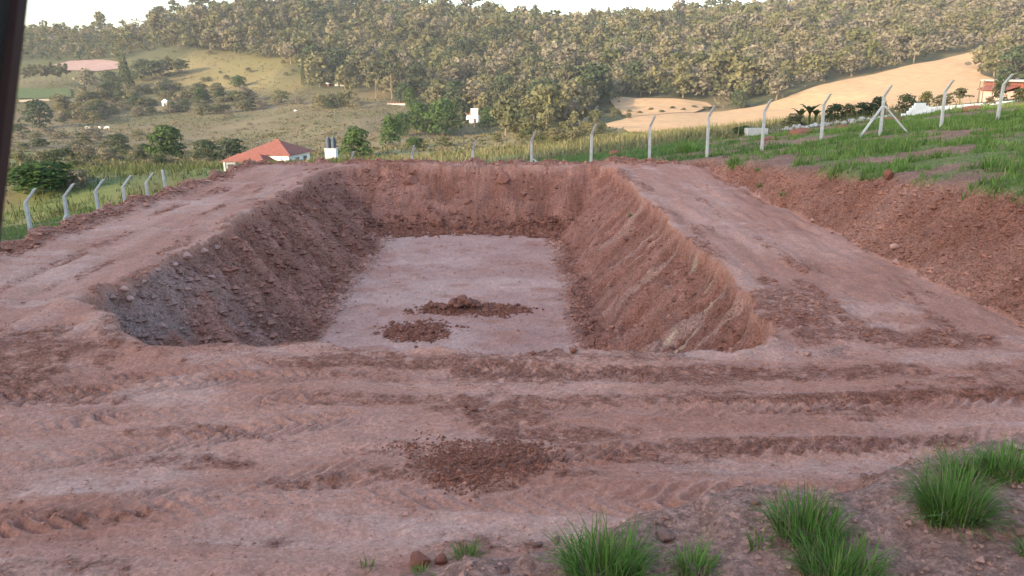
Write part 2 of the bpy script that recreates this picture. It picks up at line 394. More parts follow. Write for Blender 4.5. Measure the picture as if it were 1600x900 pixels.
def ground_mat():
    m = bpy.data.materials.new('red_earth'); m.use_nodes = True; nt = m.node_tree; N = nt.nodes; L = nt.links
    b = N['Principled BSDF']; b.inputs['Roughness'].default_value = .95; b.inputs['Specular IOR Level'].default_value = .12
    a = N.new('ShaderNodeAttribute'); a.attribute_name = 'tint'; geo = N.new('ShaderNodeNewGeometry')
    def noise(sc, det=6, ro=.62, vec=None):
        n = N.new('ShaderNodeTexNoise'); n.inputs['Scale'].default_value = sc; n.inputs['Detail'].default_value = det; n.inputs['Roughness'].default_value = ro
        L.new(vec or geo.outputs['Position'], n.inputs['Vector']); return n.outputs[0]
    def rng(s, lo, hi, a0=.3, a1=.7):
        r = N.new('ShaderNodeMapRange'); r.inputs[1].default_value = a0; r.inputs[2].default_value = a1; r.inputs[3].default_value = lo; r.inputs[4].default_value = hi
        L.new(s, r.inputs[0]); return r.outputs[0]
    def mul(p, q):
        k = N.new('ShaderNodeMath'); k.operation = 'MULTIPLY'; L.new(p, k.inputs[0])
        if isinstance(q, (int, float)): k.inputs[1].default_value = q
        else: L.new(q, k.inputs[1])
        return k.outputs[0]
    def add(p, q):
        k = N.new('ShaderNodeMath'); k.operation = 'ADD'; L.new(p, k.inputs[0]); L.new(q, k.inputs[1]); return k.outputs[0]
    n_mid = noise(2.6, 8, .68); n_fine = noise(17, 8, .7); n_grit = noise(70, 3, .6)
    f = mul(mul(rng(n_mid, .78, 1.22), rng(n_fine, .62, 1.36)), rng(n_grit, .78, 1.22))
    sc = N.new('ShaderNodeVectorMath'); sc.operation = 'SCALE'; L.new(a.outputs['Color'], sc.inputs[0]); L.new(f, sc.inputs[3])
    L.new(sc.outputs[0], b.inputs['Base Color'])
    vor = N.new('ShaderNodeTexVoronoi'); vor.inputs['Scale'].default_value = 16; vor.inputs['Randomness'].default_value = 1; L.new(geo.outputs['Position'], vor.inputs['Vector'])
    vg = N.new('ShaderNodeTexVoronoi'); vg.inputs['Scale'].default_value = 34; L.new(geo.outputs['Position'], vg.inputs['Vector'])
    sp_ = N.new('ShaderNodeSeparateColor'); L.new(vg.outputs['Color'], sp_.inputs[0]); grain = rng(sp_.outputs[0], .74, 1.26, 0, 1)
    f2 = mul(f, grain); k1 = N.new('ShaderNodeMath'); k1.operation = 'SUBTRACT'; L.new(f2, k1.inputs[0]); k1.inputs[1].default_value = 1  # soil grain colours, contrast raised to stand in for shade between crumbs
    k2 = N.new('ShaderNodeMath'); k2.operation = 'ADD'; L.new(mul(k1.outputs[0], rng(a.outputs['Alpha'], .55, 1.05, 0, .7)), k2.inputs[0]); k2.inputs[1].default_value = 1
    L.new(k2.outputs[0], sc.inputs[3])
    crumbs = mul(rng(vor.outputs['Distance'], 1, 0, 0, .6), a.outputs['Alpha'])
    h = add(add(mul(n_fine, rng(a.outputs['Alpha'], .018, .075, 0, 1)), mul(n_grit, .006)), mul(crumbs, .022))
    bp = N.new('ShaderNodeBump'); bp.inputs['Strength'].default_value = .9; bp.inputs['Distance'].default_value = 1.0
    L.new(h, bp.inputs['Height']); L.new(bp.outputs[0], b.inputs['Normal'])
    return m
M_GROUND = ground_mat()
M_SOIL = mat('loose_soil', (.24,.10,.066), .95, (9, .35), (22, .02), .1)
M_SOILP = mat('pale_soil', (.42,.24,.19), .95, (7, .3), (22, .015), .1)
M_CONC = mat('weathered_concrete', (.46,.44,.40), .9, (5, .22), (60, .003), .2)
M_CONC2 = mat('grey_block', (.33,.32,.30), .9, (3, .25), (40, .004), .2)
M_WHITE = mat('white_paint', (.74,.73,.70), .8, (1.5, .1), None, .3)
M_BRICK = mat('brick_red', (.22,.085,.06), .9, (6, .25), (30, .004), .2)
M_TILE = mat('roof_tile', (.20,.075,.056), .85, (1.2, .25), (4, .02), .2)
M_TANK = mat('tank_blue', (.035,.05,.07), .5, (2, .15), None, .4)
M_GLASS = mat('window_glass', (.10,.11,.12), .15, None, None, .6)
M_DARK = mat('dark_opening', (.03,.028,.025), .9)
M_BLACK = mat('cab_black', (.006,.005,.006), .55, (8, .2), None, .3)
M_TRIM = mat('cab_trim', (.05,.018,.014), .6, (8, .2), None, .3)
M_STEEL = mat('dark_steel', (.05,.05,.05), .6, (6, .3), None, .4)
M_BARK = mat('bark', (.17,.135,.10), .95, (3, .3), (12, .02), .1)
M_BARKP = mat('pale_bark', (.34,.29,.23), .95, (2, .3), (10, .02), .1)
M_STRAW = mat('ripe_crop', (.41,.265,.145), .95, (.22, .2), (3, .06), .05)
M_PLOUGH = mat('ploughed_soil', (.29,.195,.165), .95, (.3, .15), None, .05)
M_CROP = mat('green_crop', (.09,.115,.045), .95, (.5, .3), (2, .15), .05)
M_PATH = mat('dry_path', (.42,.32,.20), .95, (.5, .2), None, .05)
M_COW = mat('cow_hide', (.70,.66,.60), .9, (3, .15), None, .1)

ground = obj('ground', np_mesh('ground', V, Fq, True, cc), M_GROUND); tag(ground, kind='structure')

# ------------------------------------------------------------------ fields draped on the far hill
def drape(name, poly, m, lift=.35, tmin=130):
    W3 = [hit(u, v, tmin) for u, v in poly]; W3 = [w[0] for w in W3 if w is not None]
    pw = [(w[0], w[1]) for w in W3]
    # densify outline
    pts = []
    for i in range(len(pw)):
        a = np.array(pw[i]); b = np.array(pw[(i+1) % len(pw)]); n = max(1, int(np.hypot(*(b-a))/6))
        for k in range(n):
            p = a+(b-a)*k/n; pts.append(p+np.array([vnoise(np.array([p[0]/9]), np.array([p[1]/9]), 5)[0], vnoise(np.array([p[0]/9]), np.array([p[1]/9]), 6)[0]])*1.2)
    bm = bmesh.new(); vsn = [bm.verts.new((p[0], p[1], 0)) for p in pts]
    es = [bm.edges.new((vsn[i-1], vsn[i])) for i in range(len(vsn))]
    bmesh.ops.triangle_fill(bm, use_beauty=True, edges=es)
    for _ in range(5):
        le = [e for e in bm.edges if e.calc_length() > 5]
        if not le: break
        bmesh.ops.subdivide_edges(bm, edges=le, cuts=1); bmesh.ops.triangulate(bm, faces=bm.faces[:])
    co = np.array([v.co[:2] for v in bm.verts]); zz = zmesh(co[:, 0], co[:, 1])
    for v, z in zip(bm.verts, zz): v.co.z = z+lift
    o = bm_obj(name, bm, m, smooth=True); tag(o, kind='structure'); return o
drape('ripe_field', BIGFIELD, M_STRAW, .55)
drape('ripe_field', UPFIELD, M_STRAW, .7)
drape('ploughed_field', [(82,103),(110,97),(150,96),(187,99),(185,109),(150,112),(105,113)], M_PLOUGH, .5)
drape('green_field', [(-60,137),(60,137),(110,137),(112,151),(60,153),(-60,153)], M_CROP, .5)
drape('dirt_path', [(30,154),(75,155),(74,159),(30,160)], M_PATH, .5)
drape('dirt_path', [(899,196),(932,166),(935,168),(906,196)], M_PATH, .6)

# ------------------------------------------------------------------ plants: prototypes
rng = np.random.default_rng(11); random.seed(4)
def quads(c, nrm, s, rg, asp=(.5, 1.0)):
    n = len(c); t = np.cross(nrm, rg.normal(size=(n, 3))); t /= np.linalg.norm(t, axis=1)[:, None]+1e-9
    b = np.cross(nrm, t); a = (s*rg.uniform(.7, 1.3, n))[:, None]; k = (s*rg.uniform(*asp, n))[:, None]
    Vq = np.stack([c-t*a-b*k*.6, c+t*a*.8-b*k, c+t*a+b*k*.7, c-t*a*.7+b*k], 1).reshape(-1, 3)
    return Vq, np.arange(n*4).reshape(n, 4)
def cloud(lobes, n, s, seed, shell=(.62, 1.05), jitter=.7):
    """leaf clumps spread through the outer volume of some lobes (cx, cy, cz, rx, rz)"""
    rg = np.random.default_rng(seed); L_ = np.array(lobes, float)
    wt = L_[:, 3]**1.7; k = rg.choice(len(L_), n, p=wt/wt.sum())
    d = rg.normal(size=(n, 3)); d /= np.linalg.norm(d, axis=1)[:, None]; d[:, 2] = np.where(d[:, 2] < -.35, -d[:, 2], d[:, 2])
    r = rg.uniform(*shell, n)**.7*(1+.18*np.sin(d[:, 0]*7+k)*np.cos(d[:, 1]*6+k*2))
    c = L_[k, :3]+d*(L_[k, 3:5][:, [0, 0, 1]])*r[:, None]
    nr = d+rg.normal(size=(n, 3))*jitter; nr /= np.linalg.norm(nr, axis=1)[:, None]
    return quads(c, nr, s*rg.uniform(.7, 1.3, n), rg)
def rand_lobes(seed, n, z0, z1, spread, rr):
    rg = random.Random(seed); out = [(0, 0, z1-rr*.9, rr, rr*.8)]
    for i in range(n):
        a = i*2.4+rg.uniform(-.5, .5); f = (i+rg.uniform(.1, .9))/n; z = z0+rr*.7+(z1-z0-rr*1.6)*f
        q = spread*rg.uniform(.55, 1)*(1-.45*f); r = rr*rg.uniform(.65, 1.1)
        out.append((q*math.cos(a), q*math.sin(a), z, r, r*rg.uniform(.65, .9)))
    return out
def trunk_bm(seed, top, r, limbs=4, spread=.3):
    rg = random.Random(seed); bm = bmesh.new()
    bx, by = rg.uniform(-.04, .04), rg.uniform(-.04, .04)
    add_tube(bm, [(0, 0, -.06), (bx*.5, by*.5, top*.5), (bx, by, top)], [r*1.25, r*.85, r*.35], 6)
    for i in range(limbs):
        a = i*6.28/max(1, limbs)+rg.uniform(-.5, .5); z = top*rg.uniform(.35, .75); q = spread*rg.uniform(.6, 1)
        add_tube(bm, [(bx*.6, by*.6, z), (q*.5*math.cos(a), q*.5*math.sin(a), z+(top-z)*.5), (q*math.cos(a), q*math.sin(a), top*rg.uniform(.85, 1.1))], [r*.5, r*.35, r*.15], 5)
    me = bpy.data.meshes.new('trunk'); bm.to_mesh(me); bm.free(); return me
KINDS = {}
def kind(name, crown, trunk, leafm, barkm):
    Vc, Fc = crown; mc = np_mesh(name+'_crown', Vc, Fc); mc.materials.append(leafm); trunk.materials.append(barkm)
    KINDS.setdefault(name, []).append((mc, trunk, Vc, Fc))
ML_OLIVE = leaf_mat('leaf_olive', [(.085,.092,.036),(.12,.115,.05),(.145,.128,.062),(.105,.107,.044),(.15,.13,.075),(.075,.085,.034)])
ML_DRY = leaf_mat('leaf_dry', [(.16,.138,.095),(.18,.152,.10),(.14,.124,.085),(.165,.145,.088)])
ML_GREEN = leaf_mat('leaf_green', [(.038,.072,.016),(.052,.088,.022),(.043,.074,.019)])
ML_DARK = leaf_mat('leaf_dark', [(.042,.06,.028),(.055,.074,.034),(.065,.08,.036)])
ML_PINE = leaf_mat('leaf_pine', [(.055,.062,.030),(.07,.072,.035)])
ML_EUC = leaf_mat('leaf_eucalypt', [(.09,.096,.05),(.115,.112,.064),(.08,.086,.046)])
for i in range(4): kind('broad', cloud(rand_lobes(20+i, 8, .05, 1, .32, .25), 520, .046, 20+i), trunk_bm(20+i, .6, .022), ML_OLIVE, M_BARK)
for i in range(2): kind('dry', cloud(rand_lobes(30+i, 8, .08, 1, .32, .22), 340, .040, 30+i, (.3, 1.1)), trunk_bm(30+i, .75, .022, 6), ML_DRY, M_BARK)
for i in range(3): kind('dense', cloud(rand_lobes(40+i, 12, -.12, 1, .34, .25), 1700, .030, 40+i, (.75, 1.05), .5), trunk_bm(40+i, .55, .03), ML_GREEN, M_BARK)
for i in range(2): kind('dark', cloud(rand_lobes(50+i, 10, -.12, 1, .34, .26), 1000, .034, 50+i), trunk_bm(50+i, .55, .03), ML_DARK, M_BARK)
for i in range(2): kind('euc', cloud([(0,0,.9,.16,.10),(.12,.05,.76,.2,.11),(-.15,.1,.66,.2,.1),(.1,-.16,.56,.2,.09),(-.12,-.08,.82,.17,.09),(.2,.1,.62,.15,.08),(-.2,-.05,.5,.15,.07)], 520, .034, 60+i, (.3, 1.05)), trunk_bm(60+i, .9, .016, 5, .2), ML_EUC, M_BARK)
kind('cone', cloud([(0,0,.12+.8*k/7,.42*(1-k/8.2),.12) for k in range(8)], 1000, .032, 71), trunk_bm(71, .9, .03, 0), ML_DARK, M_BARK)
for i in range(2): kind('pine', cloud([(0,0,.9,.24,.09),(.16,.1,.78,.26,.08),(-.2,.05,.70,.26,.07),(.05,-.2,.62,.26,.07),(-.05,.2,.55,.24,.06),(.18,-.12,.48,.2,.05)], 620, .034, 80+i, (.2, 1.05)), trunk_bm(80+i, .92, .018, 6, .3), ML_PINE, M_BARK)
for i in range(3): kind('shrub', cloud(rand_lobes(90+i, 6, -.1, 1, .32, .30), 480, .045, 90+i, (.5, 1.08)), trunk_bm(90+i, .5, .025, 4), ML_OLIVE, M_BARK)
kind('brush', cloud(rand_lobes(97, 6, -.1, 1, .32, .30), 420, .045, 97, (.4, 1.1)), trunk_bm(97, .5, .025, 4), ML_DRY, M_BARK)
kind('cypress', cloud([(0,0,.08+.84*k/7,.40*(1-abs(k-2.5)/7),.12) for k in range(8)], 420, .05, 99), trunk_bm(99, .9, .06, 0), ML_DARK, M_BARK)
_tn = [0]
def tree(kd, pos, w, h, name, label, group=None, cat='tree', crown='crown', trunk='trunk'):
    i = _tn[0]; _tn[0] += 1; mc, mt = KINDS[kd][i % len(KINDS[kd])][:2]
    e = empty(name, (pos[0], pos[1], pos[2]-.05*h*0), (i*2.4) % 6.28); e.scale = (w, w, h)
    obj(trunk, mt, None, e); obj(crown, mc, None, e)
    return tag(e, label, cat, group)
def ptree(kd, u, v, wp, hp, name, label, group=None, cat='tree', tmin=45):
    p, t = hit(u, v, tmin); k = t/F_PX
    return tree(kd, p, wp*k*1.12, hp*k*1.05, name, label, group, cat)
def ridge(u, t0=480, t1=850):
    t = np.linspace(t0, t1, 200); r = (u-800)/F_PX; x = r*t; y = t*1.02; z = zmesh(x, y)
    pv = project(x, y, z)[1]; i = int(np.argmin(pv)); return np.array([x[i], y[i], z[i]]), t[i]

# ---- trees that stand out one by one
ptree('dense', 262, 247, 60, 50, 'broad_tree', 'large dark green tree standing alone on the brown valley pasture')
ptree('dense', 68, 299, 120, 44, 'round_bush', 'big rounded green bush behind the left fence posts', cat='bush')
ptree('brush', 128, 293, 44, 28, 'dry_bush', 'grey brown bush beside the big rounded green bush', cat='bush')
ptree('dark', 325, 250, 44, 30, 'dark_bush', 'dark bush left of the pair beside the red roofed house', 'dark bushes beside the red roofed house', cat='bush')
ptree('dark', 360, 249, 50, 32, 'dark_bush', 'dark bush touching the left side of the red roofed house', cat='bush')
ptree('dark', 186, 229, 30, 20, 'dark_bush', 'low dark bush alone in the dry grass of the valley', cat='bush')
ptree('cone', 197, 136, 28, 54, 'conifer', 'dark pointed conifer below the pinkish ploughed field')
ptree('dark', 222, 128, 36, 32, 'dark_tree', 'dark rounded tree touching the pointed conifer')
ptree('dark', 252, 121, 40, 24, 'dark_tree', 'low dark tree at the foot of the sunlit grass slope')
ptree('broad', 280, 115, 38, 22, 'broad_tree', 'olive tree at the edge of the sunlit grass slope')
ptree('dark', 62, 200, 50, 42, 'dark_tree', 'dark bushy tree at the edge of the green crop strip')
ptree('dark', 176, 146, 34, 32, 'dark_tree', 'dark tree left of the conifer and under the ploughed field')
ptree('dry', 140, 150, 44, 42, 'dry_tree', 'brown leafless looking tree beside the green crop strip')
ptree('dense', 312, 160, 20, 24, 'small_tree', 'small bright green tree beside the white shed')
ptree('dense', 373, 136, 26, 17, 'small_tree', 'small bright green tree on the sunlit grass slope')
ptree('cypress', 474, 135, 8, 42, 'cypress', 'thin dark cypress at the forest edge')
ptree('dense', 557, 246, 50, 46, 'broad_tree', 'green tree beside the water tank tower')
ptree('dense', 612, 228, 40, 46, 'broad_tree', 'tall green tree left of the grove on the pasture')
ptree('dense', 655, 208, 46, 44, 'broad_tree', 'broad green tree in the middle of the pasture grove')
ptree('dense', 692, 211, 58, 54, 'broad_tree', 'largest green tree of the grove facing the white chapel')
ptree('dark', 674, 207, 40, 42, 'broad_tree', 'dark tree between the two broadest trees of the grove')
ptree('dark', 716, 200, 36, 44, 'broad_tree', 'dark tree at the chapel side of the grove')
ptree('dense', 628, 214, 34, 36, 'broad_tree', 'small green tree between the tall tree and the grove')
ptree('dense', 650, 232, 32, 17, 'low_bush', 'low green bush under the grove on the pasture', cat='bush')
ptree('shrub', 694, 230, 28, 16, 'low_bush', 'low olive bush in front of the white chapel', cat='bush')
ptree('dense', 762, 199, 28, 30, 'broad_tree', 'round green tree touching the right side of the white chapel')
ptree('broad', 790, 212, 56, 58, 'broad_tree', 'tall olive tree right of the white chapel')
ptree('dense', 641, 168, 24, 32, 'broad_tree', 'bright green round tree at the forest foot above the grove')
for u, v, w, h in ((588, 152, 32, 62), (612, 155, 36, 72), (601, 149, 30, 52), (626, 150, 30, 50)):
    ptree('pine', u, v, w, h, 'pine_tree', 'tall pine with bare trunk in the clump above the pasture', 'pines above the pasture')
for i in range(9):
    ptree('euc', 42+i*8, 134-(i % 3), 16, 30+3*(i % 2), 'row_tree', 'slender tree in the row above the green crop strip', 'row of slender trees above the crop strip')
ptree('dry', 1130, 172, 34, 28, 'dry_tree', 'pale dry tree between the two ripe fields')
ptree('dark', 1155, 174, 34, 28, 'dark_tree', 'dark tree at the corner where forest meets ripe field')
ptree('shrub', 961, 184, 20, 17, 'field_bush', 'round bush on the strip between the two ripe fields', cat='bush')
ptree('shrub', 982, 187, 12, 11, 'field_bush', 'smaller bush between the two ripe fields', cat='bush')
for u, wp, hp, kd in ((176,26,26,'broad'),(268,40,24,'broad'),(290,30,28,'euc'),(330,46,36,'euc'),(352,44,42,'euc'),(372,40,36,'euc'),(394,34,30,'euc'),(448,38,26,'broad'),(520,40,12,'broad'),(560,44,18,'dark'),(592,40,18,'broad'),(655,24,28,'cone'),(688,42,40,'euc'),(708,44,42,'euc'),(728,42,42,'euc'),(746,36,36,'euc'),(765,20,14,'broad'),(780,22,14,'broad'),(835,20,26,'euc'),(810,40,16,'dark'),(865,14,12,'broad'),(900,26,18,'dry'),(920,12,16,'euc'),(937,10,12,'euc'),(960,12,10,'broad'),(975,14,16,'euc'),(1075,34,20,'broad'),(1095,22,22,'euc')):
    p, t = ridge(u); k = t/F_PX
    names = {'euc': ('ridge_eucalypt', 'tall thin eucalypt standing against the sky on the ridge', 'eucalypts on the skyline'),
             'broad': ('ridge_tree', 'rounded tree standing against the sky on the ridge', 'rounded trees on the skyline'),
             'dark': ('ridge_tree', 'low dark tree clump on the skyline', 'dark trees on the skyline'),
             'dry': ('ridge_tree', 'pale bare tree on the skyline beside the hilltop house', None),
             'cone': ('ridge_conifer', 'pointed conifer standing on the skyline', None)}[kd]
    tree(kd, p-np.array([0, 0, 1.0]), wp*k, (hp+6)*k, names[0], names[1], names[2])
# ---- scrub on the valley floor
def scatter_px(poly, n, seed, tmin=70):
    rg = random.Random(seed); out = []
    us = [p[0] for p in poly]; vs_ = [p[1] for p in poly]
    while len(out) < n:
        u, v = rg.uniform(min(us), max(us)), rg.uniform(min(vs_), max(vs_))
        if inpoly(np.array(u), np.array(v), poly):
            h_ = hit(u, v, tmin)
            if h_: out.append((h_[0], h_[1], rg))
    return out
for (p, t, rg) in scatter_px([(760,190),(830,205),(905,205),(940,185),(945,200),(930,222),(830,232),(770,228)], 46, 3):
    w = rg.uniform(16, 34)*t/F_PX
    tree('shrub', p, w, w*rg.uniform(.5, .8), 'scrub_bush', 'olive bush in the scrub between chapel and ripe fields', 'scrub between chapel and ripe fields', 'bush')
for (p, t, rg) in scatter_px([(30,205),(90,208),(240,208),(240,236),(330,246),(330,256),(200,262),(30,262)], 72, 5):
    w = rg.uniform(12, 34)*t/F_PX; kd = rg.choice(['shrub', 'shrub', 'brush', 'dark']); c = {'shrub': 'olive', 'brush': 'brown', 'dark': 'dark green'}[kd]
    tree(kd, p, w, w*rg.uniform(.35, .6), 'valley_shrub', 'low '+c+' shrub in the rough grass of the valley floor', c+' shrubs of the valley floor', 'shrub')
for (p, t, rg) in scatter_px([(85,160),(240,140),(350,150),(480,165),(560,160),(560,172),(440,168),(345,185),(240,180),(155,192),(88,198)], 130, 6):
    w = rg.uniform(14, 34)*t/F_PX; kd = rg.choice(['shrub', 'shrub', 'brush', 'dark'])
    c = {'shrub': 'olive', 'brush': 'brown', 'dark': 'dark green'}[kd]
    tree(kd, p, w, w*rg.uniform(.4, .8), 'hedge_bush', c+' bush in the overgrown hedge above the brown pasture', c+' bushes of the hedge above the pasture', 'bush')
for (p, t, rg) in scatter_px([(240,80),(470,100),(470,140),(330,150),(250,120)], 14, 8):
    w = rg.uniform(6, 14)*t/F_PX
    tree('shrub', p, w, w*.6, 'slope_shrub', 'small shrub on the sunlit grass slope below the forest', 'shrubs on the sunlit grass slope', 'shrub')
for (p, t, rg) in scatter_px([(380,185),(620,172),(600,200),(520,235),(480,225),(380,205)], 7, 9):
    w = rg.uniform(8, 14)*t/F_PX
    tree('brush', p, w, w*.4, 'pasture_tussock', 'dry tussock on the open brown pasture', 'dry tussocks on the brown pasture', 'tussock')
for i in range(13):
    u = 915+i*17; p, t = hit(u, 181-(i*.9)+(3 if i % 2 else 0), 130)
    tree('shrub', p, 12*t/F_PX, 6*t/F_PX, 'border_bush', 'small bush on the line dividing the two ripe fields', 'bushes dividing the ripe fields', 'bush')

# ---- the wooded hillside: 290 single trees, the rest one mass
sp = 8.6; gx, gy = np.meshgrid(np.arange(-470, 640, sp), np.arange(280, 900, sp))
gx = (gx+rng.uniform(-.5, .5, gx.shape)*sp*.95).ravel(); gy = (gy+rng.uniform(-.5, .5, gy.shape)*sp*.95).ravel()
gz = zmesh(gx, gy); pu, pv, pd = project(gx, gy, gz)
ok = inpoly(pu, pv, FOREST) & (pu > -420) & (pu < 1800) & (gy < 790+.06*gx)
gx, gy, gz, pu, pv, pd = [a[ok] for a in (gx, gy, gz, pu, pv, pd)]
gh = 10*np.exp(rng.normal(0, .27, len(gx)))*np.where(pu < 240, .62, 1.0); gw = gh*rng.uniform(.85, 1.4, len(gx))
kr = rng.uniform(0, 1, len(gx))+.25*fbm(gx/60, gy/60, 2, 201)+.12*ss(950, 1300, pu)
knd = np.where(kr < .10, 'dark', np.where(kr < .76, 'broad', np.where(kr < .81, 'euc', 'dry')))
gh = np.where(knd == 'euc', gh*1.3, gh); gw = np.where(knd == 'euc', gw*.8, gw)
vis = (pu > 40) & (pu < 1590) & (pv > 2)
order = np.argsort(np.where(vis, pd/gh, 1e9)); single = np.zeros(len(gx), bool); single[order[:280]] = True
LBL = {'dark': ('dark green tree in the forest on the far hillside', 'dark green forest trees'), 'broad': ('olive broadleaf tree in the forest on the far hillside', 'olive broadleaf forest trees'),
       'euc': ('tall slim pale trunked tree in the forest on the far hillside', 'tall slim forest trees'), 'dry': ('greyish brown dry tree in the forest on the far hillside', 'dry forest trees')}
for i in np.nonzero(single)[0]:
    k = str(knd[i]); tree(k, (gx[i], gy[i], gz[i]-.3), gw[i], gh[i], 'forest_tree', LBL[k][0], LBL[k][1])
PAL = {'dark': [(.05,.068,.032),(.07,.085,.038)], 'broad': [(.085,.092,.036),(.12,.115,.05),(.145,.128,.062),(.105,.107,.044),(.15,.13,.075)], 'euc': [(.09,.096,.05),(.12,.115,.068)], 'dry': [(.16,.138,.095),(.18,.152,.10),(.145,.128,.09)]}
big = fbm(gx/70, gy/70, 3, 205)
VV, FF, CCs = [], [], []; nv = 0
for i in np.nonzero(~single)[0]:
    k = str(knd[i]); pr = KINDS[k][i % len(KINDS[k])]; Vc = pr[2].reshape(-1, 4, 3)
    sel = rng.permutation(len(Vc))[:98]; q = Vc[sel]; ce = q.mean(1, keepdims=True); q = (ce+(q-ce)*1.6).reshape(-1, 3)
    a = rng.uniform(0, 6.28); ca, sa = math.cos(a), math.sin(a)
    xy = np.stack([q[:, 0]*ca-q[:, 1]*sa, q[:, 0]*sa+q[:, 1]*ca], 1)*gw[i]
    VV.append(np.c_[xy+np.array([gx[i], gy[i]]), q[:, 2]*gh[i]+gz[i]-.3]); FF.append(np.arange(len(q)).reshape(-1, 4)+nv); nv += len(q)
    c = np.array(random.choice(PAL[k]))*rng.uniform(.8, 1.1)*(1+.22*big[i]); CCs.append(np.repeat(c[None], len(q), 0))
ML_MASS = leaf_mat('leaf_mass', attr='tint')
fo = obj('forest', np_mesh('forest', np.concatenate(VV), np.concatenate(FF), False, np.concatenate(CCs)), ML_MASS)
tag(fo, 'mixed olive and brown forest covering the far hillside up to the ridge', 'forest', kind='stuff')
print('forest', len(gx), 'quads', nv//4)
# the added rise behind the camera's left shoulder is left bare
# ------------------------------------------------------------------ buildings of the valley
def hip_roof(bm, x0, x1, y0, y1, z, h, over=.5, th=.12):
    x0 -= over; x1 += over; y0 -= over; y1 += over; w = min(x1-x0, y1-y0)/2
    if x1-x0 >= y1-y0: r = [(x0+w, (y0+y1)/2), (x1-w, (y0+y1)/2)]
    else: r = [((x0+x1)/2, y0+w), ((x0+x1)/2, y1-w)]
    b = [bm.verts.new(p) for p in ((x0,y0,z),(x1,y0,z),(x1,y1,z),(x0,y1,z))]; b2 = [bm.verts.new((v.co.x, v.co.y, z-th)) for v in b]
    t = [bm.verts.new((*r[0], z+h)), bm.verts.new((*r[1], z+h+.01))]
    if x1-x0 >= y1-y0: fs = [(b[0],b[1],t[1],t[0]),(b[1],b[2],t[1]),(b[2],b[3],t[0],t[1]),(b[3],b[0],t[0])]
    else: fs = [(b[0],b[1],t[0]),(b[1],b[2],t[1],t[0]),(b[2],b[3],t[1]),(b[3],b[0],t[0],t[1])]
    for f in fs: bm.faces.new(f)
    for i in range(4): bm.faces.new((b[i], b2[i], b2[(i+1) % 4], b[(i+1) % 4]))
    bm.faces.new(b2[::-1]); return r
def box_part(name, m, parent, *a, bev=0):
    bm = bmesh.new(); add_box(bm, *a)
    if bev: bevel(bm, bev)
    return bm_obj(name, bm, m, parent)
hp = at(432, 258, 150); hzz = float(zmesh(hp[0], hp[1]))
house = tag(empty('farmhouse', (hp[0], hp[1], hzz), R(-14)), 'white farmhouse with red hipped tile roofs beyond the left track', 'house')
zr = 4.3-.0841*150-hzz        # ridge height above ground
ze = zr-2.3
box_part('wall', M_WHITE, house, -4.2, 4.6, -3.5, 4.5, -1, ze)
bm = bmesh.new(); hip_roof(bm, -4.2, 4.6, -3.5, 4.5, ze+.05, 2.2, .7); rf = bm_obj('roof', bm, M_TILE, house)
bm = bmesh.new(); add_tube(bm, [(-.3, .5, zr-.02), (.75, .5, zr-.02)], [.14, .14], 6); bm_obj('ridge_tiles', bm, M_TILE, rf)
box_part('wing_wall', M_WHITE, house, -7.2, 2.2, -7.5, -3.6, -1, ze-1.6)
bm = bmesh.new(); hip_roof(bm, -7.2, 2.2, -7.5, -2.4, ze-1.5, 1.7, .7); bm_obj('wing_roof', bm, M_TILE, house)
for (x, z) in ((2.9, ze-1.5), (-3, ze-1.2)):
    w = box_part('window', M_GLASS, house, x-.5, x+.5, -3.56 if x > 2.3 else -3.55, -3.45, z-.6, z+.4)
w = box_part('window', M_GLASS, house, 4.55, 4.66, -1, .3, ze-1.7, ze-.7); w2 = box_part('window', M_GLASS, house, 4.55, 4.66, 2, 3.2, ze-1.7, ze-.7)
tp = at(518, 243, 152); tz = float(zmesh(tp[0], tp[1]))
ztop = 4.3+ray(518, 213)[2]*152-tz; zb = 4.3+ray(518, 231)[2]*152-tz
tank = tag(empty('water_tower', (tp[0], tp[1], tz)), 'white block water tower carrying two dark tanks beside the farmhouse', 'water tower')
box_part('tower', M_WHITE, tank, -1.0, 1.0, -1.0, 1.0, -.5, zb-.12); box_part('slab', M_CONC, tank, -1.15, 1.15, -1.15, 1.15, zb-.12, zb)
for x in (-.5, .5):
    bm = bmesh.new(); h = ztop-zb
    add_tube(bm, [(x, 0, zb), (x, 0, zb+h*.8), (x, 0, zb+h*.92)], [.47, .5, .34], 14); tk = bm_obj('tank', bm, M_TANK, tank)
    bm = bmesh.new(); add_tube(bm, [(x, 0, zb+h*.915), (x, 0, zb+h)], [.2, .17], 10); bm_obj('lid', bm, M_TANK, tk)
# white chapel with a squat tower
cp, ct = hit(740, 191, 100); k = ct/F_PX
chap = tag(empty('chapel', cp, R(8)), 'small white building with a square raised block at the grove', 'building')
box_part('wall', M_WHITE, chap, -10*k, 9*k, -2, 4.5, -1, 12*k); bm = bmesh.new(); hip_roof(bm, -11*k, 10*k, -2, 4.5, 12*k+.02, .8, .3); bm_obj('roof', bm, M_TILE, chap)
box_part('tower', M_WHITE, chap, -4*k, 6*k, -3, .2, -1, 20*k); box_part('tower_cap', M_WHITE, chap, -4.6*k, 6.6*k, -3.2, .4, 20*k, 20*k+.25)
box_part('door', M_DARK, chap, -1*k, 2.5*k, -3.06, -2.98, 0, 5.5*k)
pp, pt = hit(741, 199, 100)
bm = bmesh.new(); add_tube(bm, [(0,0,-.4),(0,0,3.0)], [.13,.1], 8); add_tube(bm, [(-.5,0,2.7),(.5,0,2.7)], [.06,.06], 6)
tag(bm_obj('wooden_pole', bm, M_BARKP, None, loc=pp), 'pale wooden pole with a short crossbar before the white chapel', 'pole')
